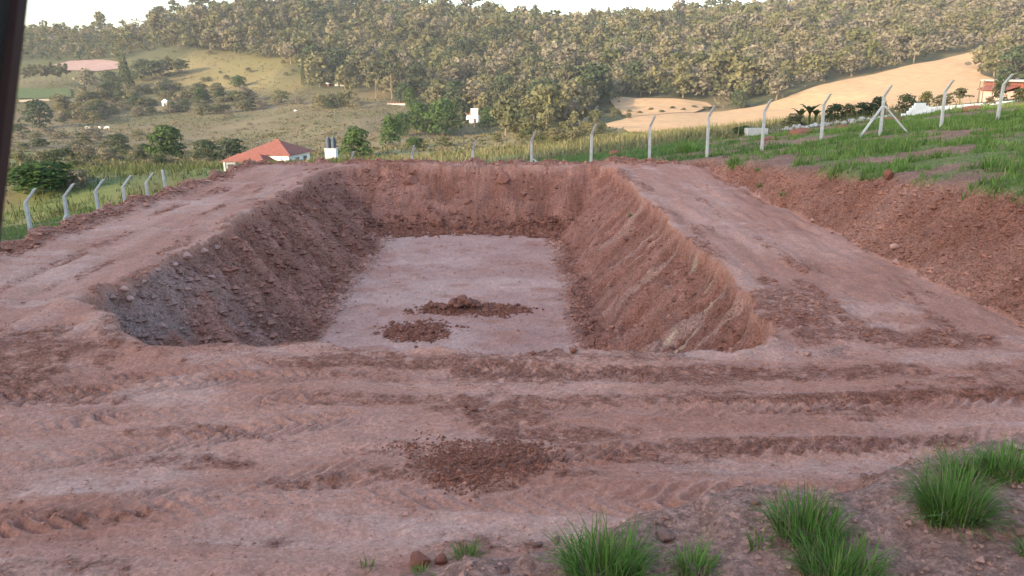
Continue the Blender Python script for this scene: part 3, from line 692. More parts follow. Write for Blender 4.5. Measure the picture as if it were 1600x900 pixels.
def small_house(name, label, u, v, wp, hp_, roofm, wallm, tmin=120, depth=5, pos=None, cat='building'):
    (p, t) = hit(u, v, tmin) if pos is None else pos
    k = t/F_PX; w = wp*k/2; h = hp_*k
    e = tag(empty(name, p), label, cat)
    box_part('wall', wallm, e, -w, w, 0, depth, -1.2, h*.62); bm = bmesh.new(); hip_roof(bm, -w, w, 0, depth, h*.62+.03, h*.38, .35); bm_obj('roof', bm, roofm, e)
    box_part('door', M_DARK, e, -w*.15, w*.2, -.06, .02, 0, h*.5); box_part('window', M_GLASS, e, w*.45, w*.75, -.05, .02, h*.2, h*.45)
    return e
small_house('shed', 'small white shed on the hedge line above the brown pasture', 257, 165, 7, 11, M_WHITE, M_WHITE, depth=2.5, cat='shed')
small_house('pale_shed', 'pale roofed shed among the trees above the pasture', 530, 136, 14, 8, M_WHITE, M_CONC)
small_house('pale_shed', 'smaller pale shed left of the other shed above the pasture', 510, 136, 8, 6, M_WHITE, M_BRICK)
small_house('hilltop_house', 'pale hilltop house on the skyline beside a mast', 875, 40, 30, 9, M_TILE, M_WHITE, pos=ridge(877), cat='house')
rp, rt = ridge(884); bm = bmesh.new(); add_tube(bm, [(0,0,-1),(0,0,9)], [.25,.12], 8); add_tube(bm, [(-1,0,8.2),(1,0,8.2)], [.08,.08], 6)
tag(bm_obj('mast', bm, M_CONC, None, loc=rp+np.array([0,-3,0])), 'thin pale mast beside the hilltop house', 'mast')
wp_, wt = hit(620, 164, 120); e = tag(empty('terrace_wall', wp_), 'low pinkish terrace wall with posts at the top of the pasture', 'wall')
k = wt/F_PX; box_part('wall_base', M_CONC, e, -15*k, 14*k, 0, .5, -.5, 2*k)
for i in range(7): box_part('pillar', M_BRICK, e, (-14+i*4.5)*k-.2, (-14+i*4.5)*k+.2, .05, .45, 2*k, 5*k)
bp_, bt = hit(462, 174, 120); bm = bmesh.new(); bmesh.ops.create_icosphere(bm, subdivisions=2, radius=1)
for v in bm.verts: v.co *= 1+.2*math.sin(v.co.x*5+v.co.y*3)*math.cos(v.co.z*4); v.co.z *= .55
tag(bm_obj('white_boulder', bm, M_WHITE, None, loc=bp_), 'whitish boulder at the foot of the hedge on the pasture', 'boulder')
# grazing cattle
def cow(u, v, yaw, label):
    p, t = hit(u, v, 100); me = bpy.data.meshes.new('cow')
    J = [((0,0,1.15),.42),((-.65,0,1.18),.38),((.6,0,1.15),.40),((1.0,0,1.05),.24),((1.35,0,.62),.17),((1.5,0,.36),.11)]
    E = [(0,1),(0,2),(2,3),(3,4),(4,5)]
    for (x, y) in ((.55,.2),(.55,-.2),(-.62,.2),(-.62,-.2)):
        n = len(J); bk = -.09 if x < 0 else .02
        J += [((x, y, .85), .19), ((x+bk, y, .45), .095), ((x, y, .05), .08)]; E += [(2 if x > 0 else 1, n), (n, n+1), (n+1, n+2)]
    n = len(J); J += [((-1.0,0,1.15),.05),((-1.08,0,.6),.03)]; E += [(1, n), (n, n+1)]
    n = len(J); J += [((1.28,.2,.8),.04),((1.28,-.2,.8),.04)]; E += [(4, n), (4, n+1)]
    me.from_pydata([j[0] for j in J], E, []); me.update()
    o = obj('cow', me, M_COW); md = o.modifiers.new('skin', 'SKIN'); pass
    for i, j in enumerate(J):
        me.skin_vertices[0].data[i].radius = (j[1], j[1])
    me.skin_vertices[0].data[0].use_root = True
    o.modifiers.new('sub', 'SUBSURF').levels = 1; o.modifiers['sub'].render_levels = 1
    o.location = p; o.rotation_euler = (0, 0, yaw); return tag(o, label, 'cow', 'white cattle grazing in the valley')
for (u, v, yw) in ((137, 203, .2), (156, 202, 2.0), (168, 202, 3.3)):
    cow(u, v, yw, 'white cow grazing on the dry valley pasture')

# ------------------------------------------------------------------ concrete fence posts
def square_sweep(pts, hw):
    bm = bmesh.new(); rings = []
    for (p, w) in zip(pts, hw):
        rings.append([bm.verts.new((p[0]+sx*w, p[1]+sy*w, p[2])) for sx, sy in ((-1,-1),(1,-1),(1,1),(-1,1))])
    for a, b in zip(rings, rings[1:]):
        for k in range(4): bm.faces.new((a[k], a[(k+1) % 4], b[(k+1) % 4], b[k]))
    bm.faces.new(rings[0][::-1]); bm.faces.new(rings[-1]); bevel(bm, .012); return bm
def fence_post(x, y, arm, label, group=None, braces=(), ht=2.4, tilt=(0, 0), zbase=None):
    z = plane(x, y) if zbase is None else zbase
    e = tag(empty('fence_post', (x, y, z)), label, 'fence post', group); e.rotation_euler = (tilt[0], tilt[1], 0)
    bm = square_sweep([(0,0,-.6),(0,0,ht-.52),(arm[0],arm[1],ht)], [.068,.060,.050]); bm_obj('shaft', bm, M_CONC, e)
    for (bx, by, top) in braces:
        zf = float(zmesh(x+bx, y+by))-z-.15
        d = Vector((bx, by, zf-top)); n = d.normalized()
        bm = square_sweep([(n.x*.07, n.y*.07, top-.05), (bx, by, zf)], [.052, .056]); bm_obj('brace', bm, M_CONC, e)
FL = 'plain concrete post with bent top in the fence '
for i, (u, vt) in enumerate([(545,236),(643,226),(738,218),(831,205),(925,193),(1017,180),(1107,165),(1193,155),(1285,146),(1376,133),(1470,125),(1556,115)]):
    yy = 39.0+max(0, (u-1107)/450.)*1.0; t_ = yy/ray(u, 200)[1]; x = (u-800)/F_PX*t_
    z = CAM_Z+ray(u, vt)[2]*yy/ray(u, vt)[1]-2.4
    arm = (.17, -.30); tl = (random.uniform(-.02, .02), random.uniform(-.02, .02)); br = ()
    lab, grp = ((FL+'beyond the far edge of the pit', 'plain posts beyond the far edge of the pit') if u < 1060 else (FL+'on the grassy slope', 'plain posts on the grassy slope'))
    if u == 831: br = ((.95, -.1, 1.15),); lab, grp = 'concrete fence post with one diagonal brace beyond the far edge of the pit', None
    if u == 1376: br = ((-1.2, -.25, 1.45), (1.35, -.2, 1.5)); lab, grp = 'concrete fence post propped by two diagonal braces on the grassy slope', None
    fence_post(x, yy, arm, lab, grp, br, 2.4, tl, z)
for i, u in enumerate((36, 96, 148, 191, 228, 257)):
    yy = 27.1/.001397*(1/(752-u)); yy *= 1.08; t_ = yy; x = (u-800)/F_PX*t_
    vt = (295, 287, 280, 274, 269, 265)[i]; z = CAM_Z+ray(u+8, vt)[2]*yy-2.4
    br = (); lab, grp = FL+'beside the left track', 'plain posts beside the left track'
    if i == 1: br = ((-.25, -.85, 1.2), (.28, .85, 1.2)); lab, grp = 'concrete post with bent top and two low braces beside the left track', None
    if i == 5: br = ((-.5, -.5, .9), (.7, .2, .9)); lab, grp = 'braced corner post at the far end of the left track', None
    fence_post(x, yy, (.42, .05) if i < 5 else (-.08, .1), lab, grp, br, 2.4, (random.uniform(-.02, .02), random.uniform(-.03, .02)), z)
# meter box on a stub
mp = at(361, 262, 62); mz = float(zmesh(mp[0], mp[1])); ht = 4.3+ray(361, 254)[2]*62-mz
mb = tag(empty('meter_box', (mp[0], mp[1], mz)), 'grey metal box beside a pale stub post behind the left track', 'box')
box_part('stand', M_CONC, mb, -.55, -.42, -.06, .06, -.5, ht+.05); box_part('box', M_CONC2, mb, -.3, .4, -.15, .15, ht-.55, ht, bev=.02); box_part('leg', M_STEEL, mb, -.02, .1, -.05, .05, -.5, ht-.55)
box_part('hatch', M_STEEL, mb, -.2, .3, -.17, -.148, ht-.46, ht-.1)

# ------------------------------------------------------------------ things on the crest of the grassy slope
def gp(u, t): x = (u-800)/F_PX*t; y = t*1.015; return x, y, float(zmesh(x, y))
x0, y0, z0 = gp(1448, 60); x1, y1, z1 = gp(1596, 62)
wl_ = tag(empty('low_wall', (x0, y0, z0), math.atan2(y1-y0, x1-x0)), 'long whitewashed beam on short posts along the crest by the brick house', 'wall')
Lw = math.hypot(x1-x0, y1-y0); zl = 4.3+ray(1448, 176)[2]*60-z0; zr2 = 4.3+ray(1596, 164)[2]*62-z0
bm = bmesh.new(); vv = add_box(bm, 0, Lw, -.12, .12, 0, .42)
for v in vv: v.co.z += zl+(zr2-zl)*v.co.x/Lw
bm_obj('beam', bm, M_WHITE, wl_)
for i in range(8):
    q = .25+i*(Lw-.5)/7; zz = zl+(zr2-zl)*q/Lw; zg = float(zmesh(x0+(x1-x0)*q/Lw, y0+(y1-y0)*q/Lw))-z0
    box_part('post', M_WHITE, wl_, q-.1, q+.1, -.09, .09, min(zg, zz)-.5, zz-.002)
hx, hy, hzv = gp(1568, 72)
bh = tag(empty('brick_house', (hx, hy, hzv)), 'red brick house with flat slab roof at the end of the whitewashed beam', 'house')
zt = 4.3+ray(1590, 125)[2]*72-hzv
box_part('wall', M_BRICK, bh, 1.05, 8, 0, 6, -1.5, zt-.16); sl = box_part('roof', M_CONC2, bh, .75, 8.3, -.45, 6.3, zt-.157, zt)
wn_ = box_part('window', M_GLASS, bh, 1.5, 2.7, -.03, .05, zt-1.35, zt-.45); box_part('frame', M_CONC2, wn_, 1.42, 2.78, -.045, -.032, zt-.45, zt-.37); box_part('sill', M_CONC, wn_, 1.4, 2.8, -.09, -.002, zt-1.43, zt-1.352)
box_part('annex_wall', mat('pink_plaster', (.52,.33,.27), .9, (2, .12)), bh, -.05, 1.045, .6, 4.5, -1.5, zt-.95)
bm = bmesh.new(); vv = add_box(bm, -.3, 1.045, .3, 4.8, zt-.95, zt-.85)
for v in vv: v.co.z += .45*(v.co.x+.3)/1.35
bm_obj('annex_roof', bm, M_TILE, bh)
# white block stack
bx_, by_, bz_ = gp(1434, 57)
ws = tag(empty('block_stack', (bx_, by_, bz_)), 'stack of white building blocks at the near end of the whitewashed beam', 'blocks')
bw = box_part('block', M_WHITE, ws, -.19, .19, -.1, .1, -.09, .09, bev=.01); bme = bw.data; first = True
for r in range(5):
    n = 6-r if r else 7
    for k in range(n):
        o = bw if first else obj('block', bme, None, ws); first = False
        o.location = ((k-(n-1)/2)*.385+.02*(r % 2)-.03*r, random.uniform(-.03, .03), .05+r*.182); o.rotation_euler = (0, 0, random.uniform(-.06, .06))
cx_, cy_, cz_ = gp(1181, 56)
cb = tag(empty('concrete_trough', (cx_, cy_, cz_), R(6)), 'grey concrete trough beside the small umbrella shaped tree', 'trough')
bm = bmesh.new(); add_box(bm, -.72, .72, -.35, .35, -.4, .02); bm_obj('base', bm, M_CONC2, cb)
for nm, a in (('side', (-.72,.72,-.35,-.25,.021,.5)), ('side', (-.72,.72,.25,.35,.021,.5)), ('end', (-.72,-.62,-.249,.249,.021,.49)), ('end', (.62,.72,-.249,.249,.021,.49))): box_part(nm, M_CONC, cb, *a)
# rubble
ROCKS = []
for s in range(5):
    bm = bmesh.new(); bmesh.ops.create_icosphere(bm, subdivisions=2, radius=1); rg = random.Random(s)
    pl = [(Vector((rg.gauss(0,1), rg.gauss(0,1), rg.gauss(0,1))).normalized(), rg.uniform(.48, .85)) for _ in range(14)]
    for v in bm.verts:
        for n, d in pl:
            q = v.co.dot(n)
            if q > d: v.co -= n*(q-d)
        v.co *= 1+rg.uniform(-.09, .09)
    me = bpy.data.meshes.new('rock'); bm.to_mesh(me); bm.free(); ROCKS.append(me)
def rock(name, pos, r, m, label, group=None, cat='stone', sq=.75, sink=.2):
    me = ROCKS[random.randrange(5)].copy(); me.materials.append(m); o = bpy.data.objects.new(name, me); C.objects.link(o)
    o.location = (pos[0], pos[1], pos[2]+r*sq*(1-sink)); o.scale = (r*random.uniform(.85, 1.2), r*random.uniform(.8, 1.1), r*sq); o.rotation_euler = (random.uniform(-.3, .3), random.uniform(-.3, .3), random.uniform(0, 6.28))
    return tag(o, label, cat, group)
for i in range(20): rock('rubble_stone', gp(1222+i*6.4, 57+random.uniform(-.6, .6)), random.uniform(.16, .34), M_CONC2, 'grey stone in the rubble line below the banana plants', 'rubble line on the crest')
for i in range(11): rock('white_stone', gp(1346+i*4, 57+random.uniform(-.4, .4)), random.uniform(.13, .26), M_CONC, 'whitish stone in the row behind the braced post', 'row of whitish stones')
def mound(name, pos, rx, ry, h, m, label, group=None):
    bm = bmesh.new(); bmesh.ops.create_icosphere(bm, subdivisions=3, radius=1)
    sd = random.random()*50
    for v in bm.verts:
        c = v.co.copy(); k = 1+.22*float(fbm(np.array([c.x*1.6+sd]), np.array([c.y*1.6+c.z*2]), 3, 9)[0])
        v.co = Vector((c.x*rx*k, c.y*ry*k, max(-.3, c.z)*h*k))
    return tag(bm_obj(name, bm, m, None, True, loc=pos), label, 'mound', group)
for (u, t, w, h, lab) in ((1255, 50, .95, .38, 'red earth heap below the banana plants'), (1205, 47, .6, .2, 'low red earth heap beside the concrete trough'), (1316, 52, .6, .26, 'small red earth heap left of the braced post'), (1392, 53, .7, .3, 'red earth heap right behind the braced post'), (1518, 54, .9, .3, 'red earth heap before the whitewashed beam'), (963, 52, .36, .42, 'reddish termite mound in the green weeds beyond the fence'), (806, 54, .25, .4, 'small reddish termite mound near the braced far post')):
    mound('earth_mound', gp(u, t), w, w*.7, h, M_SOIL, lab)
# crest plants
def banana(u, t, h, label, group):
    p = gp(u, t); e = tag(empty('banana_plant', p, random.uniform(0, 6)), label, 'plant', group)
    bm = bmesh.new(); add_tube(bm, [(0,0,-.1),(.03,0,h*.35),(0,.03,h*.5)], [.1,.085,.05], 7); bm_obj('stem', bm, ML_GREENP, e)
    for k in range(8):
        a = k*.785+random.uniform(-.2, .2); L_ = h*random.uniform(.5, .75); bm = bmesh.new(); prev = None
        for j in range(7):
            f = j/6; r = L_*f*.6; z = h*.42+L_*(1.25*f-.85*f*f); w = L_*.13*math.sin(math.pi*min(1, .12+f*.9))
            row = [bm.verts.new((r*math.cos(a)-s*w*math.sin(a), r*math.sin(a)+s*w*math.cos(a), z-abs(s)*w*.35)) for s in (-1, 0, 1)]
            if prev:
                for q in (0, 1): bm.faces.new((prev[q], prev[q+1], row[q+1], row[q]))
            prev = row
        bm_obj('leaf', bm, ML_GREENP, e, True)
ML_GREENP = leaf_mat('leaf_broad', color=(.07,.09,.03))
for u, h in ((1248, 1.9), (1262, 2.2), (1272, 1.6)): banana(u, 61, h, 'banana plant with arching leaves above the rubble line', 'banana plants on the crest')
for i, (u, t, w, h, kd, lab) in enumerate([(1165,58,2.1,.75,'dense','flat topped green shrub behind the concrete trough'),(1240,60,1.9,1.2,'shrub','olive bush left of the banana plants'),(1300,61,1.9,1.5,'dark','dark bush right of the banana plants'),(1322,61,1.2,1.4,'shrub','thin olive bush between the dark bushes on the crest'),(1348,61,2.2,1.3,'dark','wide dark bush behind the whitish stones'),(1366,62,1.5,1.6,'dark','dark bush left behind the braced post'),(1412,62,1.8,1.5,'dark','dark bush right behind the braced post'),(1440,63,1.3,1.6,'broad','small olive tree above the white block stack'),(1468,64,1.7,1.2,'shrub','olive bush behind the whitewashed beam'),(1492,64,2.2,1.5,'euc','sparse small tree above the whitewashed beam'),(1538,58,.8,.7,'shrub','small yellowish bush before the whitewashed beam'),(1553,65,1.2,2.0,'dark','dark shrub beside the brick house'),(1584,58,1.2,1.0,'dark','dark shrub below the brick house window')]):
    tree(kd, gp(u, t), w*1.1, h, 'crest_bush', lab, None, 'bush')
for u in (1520, 1526, 1541):
    p = gp(u, 66); bm = bmesh.new(); add_tube(bm, [(0,0,-.3),(random.uniform(-.05,.05),0,1.9)], [.05,.04], 6); tag(bm_obj('wooden_stake', bm, M_BARK, None, loc=p), 'thin dark stake behind the whitewashed beam', 'stake', 'stakes behind the beam')

# ------------------------------------------------------------------ loose earth
cell = np.gradient(ys)[:, None]*np.gradient(xs)[None]
def pick(wt, n):
    w = (wt*cell).ravel(); w = np.where(np.isfinite(w), w, 0); i = rng.choice(len(w), n, p=w/w.sum()); j, k = np.divmod(i, nx)
    x = xs[k]+rng.uniform(-.5, .5, n)*np.gradient(xs)[k]; y = ys[j]+rng.uniform(-.5, .5, n)*np.gradient(ys)[j]
    return x, y, zmesh(x, y), col.reshape(-1, 3)[i]
OV = np.array([(1,0,0),(-1,0,0),(0,1,0),(0,-1,0),(0,0,1),(0,0,-1)], float); OF = np.array([(0,2,4),(2,1,4),(1,3,4),(3,0,4),(2,0,5),(1,2,5),(3,1,5),(0,3,5)])
def crumbs(name, sets, label, m):
    Vs, Fs, Cs = [], [], []; n0 = 0
    for (x, y, z, c), s in sets:
        n = len(x); a = rng.uniform(0, 6.28, n); v = OV[None]*rng.uniform(.6, 1.25, (n, 6, 1))+rng.normal(0, .16, (n, 6, 3))
        vx = v[..., 0]*np.cos(a)[:, None]-v[..., 1]*np.sin(a)[:, None]; vy = v[..., 0]*np.sin(a)[:, None]+v[..., 1]*np.cos(a)[:, None]
        v = np.stack([vx, vy, v[..., 2]*.7], -1)*s[:, None, None]+np.stack([x, y, z+s*.25], -1)[:, None]
        Vs.append(v.reshape(-1, 3)); Fs.append((OF[None]+6*np.arange(n)[:, None, None]).reshape(-1, 3)+n0); n0 += n*6
        cc_ = c*rng.uniform(.72, 1.2, (n, 1)); Cs.append(np.repeat(cc_, 6, 0))
    o = obj(name, np_mesh(name, np.concatenate(Vs), np.concatenate(Fs), False, np.concatenate(Cs)), m); return tag(o, label, 'soil', kind='stuff')
M_CRUMB = mat('soil_crumb', attr='tint', rough=.95, spec=.08, noise=(30, .2))
near_w = (GX > -14) & (GX < 14)
def red(t): return t[:3]+(np.zeros_like(t[3])+np.array((.22,.088,.056)),)
def ln(n, med, sg, lo, hi): return np.clip(np.exp(rng.normal(math.log(med), sg, n)), lo, hi)
crumbs('soil_crumbs', [(pick(lm*M['nearroad']*near_w, 11000), ln(11000, .011, .5, .005, .035)), (red(pick(blob(-.35, 8.4, 1.15, .8, 1)**2*M['pad'], 4500)), ln(4500, .0115, .45, .006, .035)), (pick(M['pad']*near_w/(4+GY.clip(0))**1.6, 15000), ln(15000, .009, .55, .004, .035)), (pick(lm*M['side']*near_w, 7000), ln(7000, .02, .5, .008, .06)), (pick(np.exp(-((M['dpad']+.1)/.4)**2)*(M['zn'] < .1)*near_w*(GY > 8), 2500), ln(2500, .045, .5, .02, .14))],
       'loose red soil crumbs strewn over the tracks round the pit', M_CRUMB)
crumbs('talus_crumbs', [(pick(toe_d*(M['dpit'] < 0), 9000), ln(9000, .032, .55, .012, .12)), (pick(M['wall'], 9000), ln(9000, .024, .6, .01, .11)), (pick(M['floor'], 2500), ln(2500, .018, .5, .008, .05)), (red(pick(np.exp(-((-M['dpit']-DEPTH-.3)/.55)**2)*(M['dpit'] < 0)*(GY > 32.5), 4000)), ln(4000, .06, .5, .03, .16)), (red(pick(blob(-1.4, 22.2, 1.9, .75, 8)**2.5*M['floor'], 1500)), ln(1500, .035, .5, .015, .09)), (red(pick(blob(-2.6, 20.2, 1.2, 1.0, 9)**2.5*M['floor'], 1200)), ln(1200, .03, .5, .012, .08)), (pick(M['wall']*ss(-4.5, -6, GX), 3500), ln(3500, .05, .5, .02, .15))],
       'fallen soil crumbs on the walls and floor of the pit', M_CRUMB)
crumbs('bank_crumbs', [(pick(M['bank']*(GX > 8)*(GX < 16)*(GY > 10)*(GY < 42), 8000), ln(8000, .024, .55, .01, .09)), (pick((M['dpad'] > -.2)*(GY > 3.2)*(GY < 7)*(GX > -2)*(GX < 5), 9000), ln(9000, .0085, .6, .004, .04))],
       'loose crumbs on the cut bank and the near verge', M_CRUMB)
# larger clods, one by one
def clod(u, v, rp, label, group, m=M_SOIL, sq=.75, tmin=4, sink=.25):
    p, t = hit(u, v, tmin); rock('soil_clod', p, max(.02, rp*t/F_PX), m, label, group, 'clod', sq, sink)
rg = random.Random(8)
for i in range(44):
    a = rg.gauss(0, 1); b = rg.gauss(0, 1); x = -1.45+a*.55+.0; y = 22.2+b*.22; r = rg.uniform(.05, .16)*(1.3 if abs(a) < .7 else .8)
    rock('soil_clod', (x, y, float(zmesh(x, y))+max(0, .16-.16*a*a)), r, M_SOIL, 'dark red clod in the larger heap on the pit floor', 'clods of the larger heap on the pit floor', 'clod', .65, .1)
for i in range(30):
    x = -2.65+rg.gauss(0, .36); y = 20.2+rg.gauss(0, .3); r = rg.uniform(.04, .12)
    rock('soil_clod', (x, y, float(zmesh(x, y))), r, M_SOIL, 'dark red clod in the smaller heap on the pit floor', 'clods of the smaller heap on the pit floor', 'clod', .65, .1)
rock('earth_slab', (-1.5, 22.35, float(zmesh(-1.5, 22.35))+.12), .34, M_SOIL, 'flat earth slab lying on top of the larger heap in the pit', None, 'clod', .3, .1)
clod(895, 549, 9, 'round red clod alone on the near end of the pit floor', None, M_SOIL, .85)
clod(811, 555, 6, 'pale pinkish stone at the near rim of the pit', None, M_SOILP, .9)
clod(833, 553, 5, 'small dark clod beside the pale stone at the near rim', None)
for u, w in ((685,10),(712,9),(733,6),(760,5),(780,7),(812,8),(655,6),(640,7),(838,5),(860,6)):
    clod(u, 359+rg.uniform(-2, 2), w, 'red clod lying at the foot of the far pit wall', 'clods at the foot of the far pit wall')
for u, v, w in ((787,284,15),(641,285,16),(645,276,8),(586,285,8),(818,300,6),(707,335,9),(730,318,8),(715,300,6),(570,268,6)):
    clod(u, v, w, 'earth lump stuck in the far pit wall', 'lumps stuck in the far pit wall', mat('wall_lump', (.30,.13,.09), .95, (9, .3), (22, .02), .1) if u == 787 else bpy.data.materials['wall_lump'], .7, 20, .95)
for u, v, w in ((196,462,8),(203,478,9),(272,418,9),(292,408,11),(318,398,8),(338,388,7),(225,448,5),(248,430,6),(330,432,9)):
    clod(u, v, w, 'pale stone on the left rim of the pit near its rounded corner', 'pale stones on the left rim', M_SOILP, .6, 8)
for u, v, w in ((1268,346,5),(1300,365,4),(1400,412,7),(1398,392,8),(1514,462,5),(1590,440,5),(1228,472,5),(1262,555,7),(1250,515,4)):
    clod(u, v, w, 'pale pinkish stone beside the right track', 'pale stones beside the right track', M_SOILP, .7, 8)
clod(1386, 284, 11, 'upright red clod on the grassy top of the right bank', None, M_SOIL, 1.2, 10)
for u, v, w, lab in ((655,888,20,'large red brown clod on the near verge'),(690,880,13,'smaller clod beside the large one on the near verge'),(740,640,8,'brown clod on the near track before the pit'),(725,632,6,'small clod touching the brown one on the near track'),(950,715,5,'tiny dark clod on the near track')):
    clod(u, v, w, lab, None, M_SOIL, .75)
for u, v, w in ((1040,828,18),(840,850,10),(960,838,11),(870,842,8),(1270,792,11),(1350,752,12),(1370,745,10),(790,885,9),(1180,795,9)):
    clod(u, v, w, 'crumbly clod on the edge of the near verge', 'clods on the edge of the near verge', mat('verge_soil', (.22,.12,.09), .95, (14, .4), (30, .015), .1) if u == 1040 else bpy.data.materials['verge_soil'], .6, 3, .45)

# ------------------------------------------------------------------ grass
def tuft_mesh(seed, n, r, L_, w):
    rg = np.random.default_rng(seed); a = rg.uniform(0, 6.28, n); q = r*np.sqrt(rg.uniform(0, 1, n)); bx = q*np.cos(a)*.75; by = q*np.sin(a)*.75
    out = a+rg.normal(0, .7, n); lean = np.clip(rg.normal(.78, .36, n), .05, 1.6)*(.45+.9*q/r); Ln = L_*rg.uniform(.45, 1.1, n)
    S = 5; Vt = np.zeros((n, S+1, 2, 3)); x, y, z = bx.copy(), by.copy(), np.full(n, -.02)
    for s in range(S+1):
        f = s/S; wd = w*rg.uniform(.8, 1.2, n)*(1-f**1.6)*.5+.0003
        Vt[:, s, 0] = np.stack([x-np.sin(out)*wd, y+np.cos(out)*wd, z], -1); Vt[:, s, 1] = np.stack([x+np.sin(out)*wd, y-np.cos(out)*wd, z], -1)
        ang = lean*(.35+1.15*f); st = Ln/S; x = x+np.cos(out)*np.sin(ang)*st; y = y+np.sin(out)*np.sin(ang)*st; z = z+np.cos(ang)*st
    b = (np.arange(n)*(S+1)*2)[:, None]+2*np.arange(S)[None]
    Fc = np.stack([b, b+1, b+3, b+2], -1).reshape(-1, 4)
    base = np.array((.125,.215,.04))[None]*rg.uniform(.6, 1.35, (n, 1)); dry = rg.uniform(0, 1, n) < .10; base[dry] = (.30,.25,.12)
    return np_mesh('blades', Vt.reshape(-1, 3), Fc, True, np.repeat(base, (S+1)*2, 0))
ML_BLADE = leaf_mat('grass_blade', attr='tint', trans=.3)
for i, (u, v, wp, n, L_, lab) in enumerate([(945,893,165,520,.30,'large dense green grass tuft on the verge facing the pit'),(1088,882,80,150,.20,'flat sparse grass tuft right of the large one'),(1312,893,150,480,.28,'dense grass tuft lowest on the near verge'),(1258,838,135,360,.26,'dense grass tuft just above the lowest one'),(1484,812,125,560,.34,'tallest grass tuft on the near verge'),(1512,752,110,300,.25,'grass tuft behind the tallest one at the verge edge'),(1572,752,95,300,.22,'spreading grass tuft at the verge edge near the right track'),(729,872,55,130,.19,'small grass tuft among clods at the left end of the verge'),(576,891,30,26,.14,'few thin grass blades at the end of the verge'),(1186,853,50,45,.15,'thin sprout of grass between two larger tufts'),(1604,878,40,60,.12,'tiny grass sprout at the right of the verge'),(660,897,40,30,.08,'short sprouts beside the large clod')]):
    p, t = hit(u, v, 2.5)
    e = tag(empty('grass_tuft', p, i*1.3), lab, 'grass tuft'); r = wp*t/F_PX*.5
    o = tag(obj('blades', tuft_mesh(300+i, n, r*.95, L_, .0085), ML_BLADE, e), kind='stuff')
    n2 = max(8, n//12); me = tuft_mesh(400+i, n2, r*1.05, L_*.75, .006); o2 = obj('dry_blades', me, mat('dry_blade', (.30,.25,.13), .9) if i == 0 else bpy.data.materials['dry_blade'], e); tag(o2, kind='stuff')
def turf(name, label, x, y, h, w, colr, nb, spread):
    n = len(x); z = zmesh(x, y); X = np.repeat(x, nb)+rng.normal(0, 1, n*nb)*np.repeat(spread, nb); Y = np.repeat(y, nb)+rng.normal(0, 1, n*nb)*np.repeat(spread, nb)
    Zb = zmesh(X, Y)-.02; H_ = np.repeat(h, nb)*rng.uniform(.5, 1.15, n*nb); a = rng.uniform(0, 6.28, n*nb); ww = w*rng.uniform(.6, 1.3, n*nb)
    tx = X+np.cos(a+1.6)*H_*rng.uniform(.05, .7, n*nb); ty = Y+np.sin(a+1.6)*H_*rng.uniform(.05, .7, n*nb)
    Vt = np.stack([np.stack([X-np.cos(a)*ww, Y-np.sin(a)*ww, Zb], -1), np.stack([X+np.cos(a)*ww, Y+np.sin(a)*ww, Zb], -1), np.stack([tx, ty, Zb+H_], -1)], 1)
    cl = np.repeat(colr, nb, 0)*rng.uniform(.65, 1.3, (n*nb, 1))
    o = obj(name, np_mesh(name, Vt.reshape(-1, 3), np.arange(n*nb*3).reshape(-1, 3), False, np.repeat(cl, 3, 0)), ML_BLADE); return tag(o, label, 'grass', kind='stuff')
def sample(n, x0, x1, y0, y1, fn):
    x = rng.uniform(x0, x1, n); y = rng.uniform(y0, y1, n); dpit, dpad = masks(x, y)
    keep = (rng.uniform(0, 1, n) < fn(x, y)) & (dpad > .1); zn_ = natural(x, y); keep &= (np.abs(zmesh(x, y)-zn_) < .22)
    u, v, d = project(x, y, zn_); keep &= (u > -250) & (u < 1850); return x[keep], y[keep]
def gcol(n, pal): return np.array(pal)[rng.integers(0, len(pal), n)]
x, y = sample(70000, 9, 46, 11, 60, grass_amt); pal = [(.145,.235,.045),(.175,.255,.055),(.105,.175,.036),(.22,.255,.08),(.13,.21,.042)]
turf('slope_grass', 'patchy green grass on the slope above the right bank', x, y, (.04+.28*np.clip(.45+1.2*fbm(x*1.1, y*1.1, 3, 320), 0, 1))*rng.uniform(.7, 1.2, len(x)), .022, gcol(len(x), pal), 5, np.full(len(x), .07))
x, y = sample(26000, -46, -13, 18, 62, lambda x, y: grass_amt(x, y)*.9+.1)
turf('verge_grass', 'green weedy grass behind the left fence posts', x, y, rng.uniform(.12, .3, len(x)), .03, gcol(len(x), [(.11,.18,.045),(.14,.19,.055),(.19,.20,.075)]), 4, np.full(len(x), .09))
x, y = sample(22000, -22, 14, 39, 62, lambda x, y: np.maximum(grass_amt(x, y), .12))
turf('weed_grass', 'green weeds beyond the far fence', x, y, rng.uniform(.15, .35, len(x)), .03, gcol(len(x), [(.10,.175,.05),(.13,.195,.055),(.11,.16,.05)]), 4, np.full(len(x), .09))
x, y = sample(34000, -60, 34, 56, 150, lambda x, y: ss(55, 62, y+2*vnoise(x/5, y/5, 3))*(.4+.4*fbm(x/7, y/7, 3, 300)))
turf('dry_grass', 'tall dry straw grass on the slope falling to the valley', x, y, rng.uniform(.35, .95, len(x)), .05, np.where((x < -14)[:, None], gcol(len(x), [(.085,.10,.035),(.11,.115,.042),(.065,.085,.03)]), gcol(len(x), [(.23,.19,.10),(.175,.165,.072),(.12,.13,.048),(.20,.17,.085)])), 4, np.full(len(x), .25))
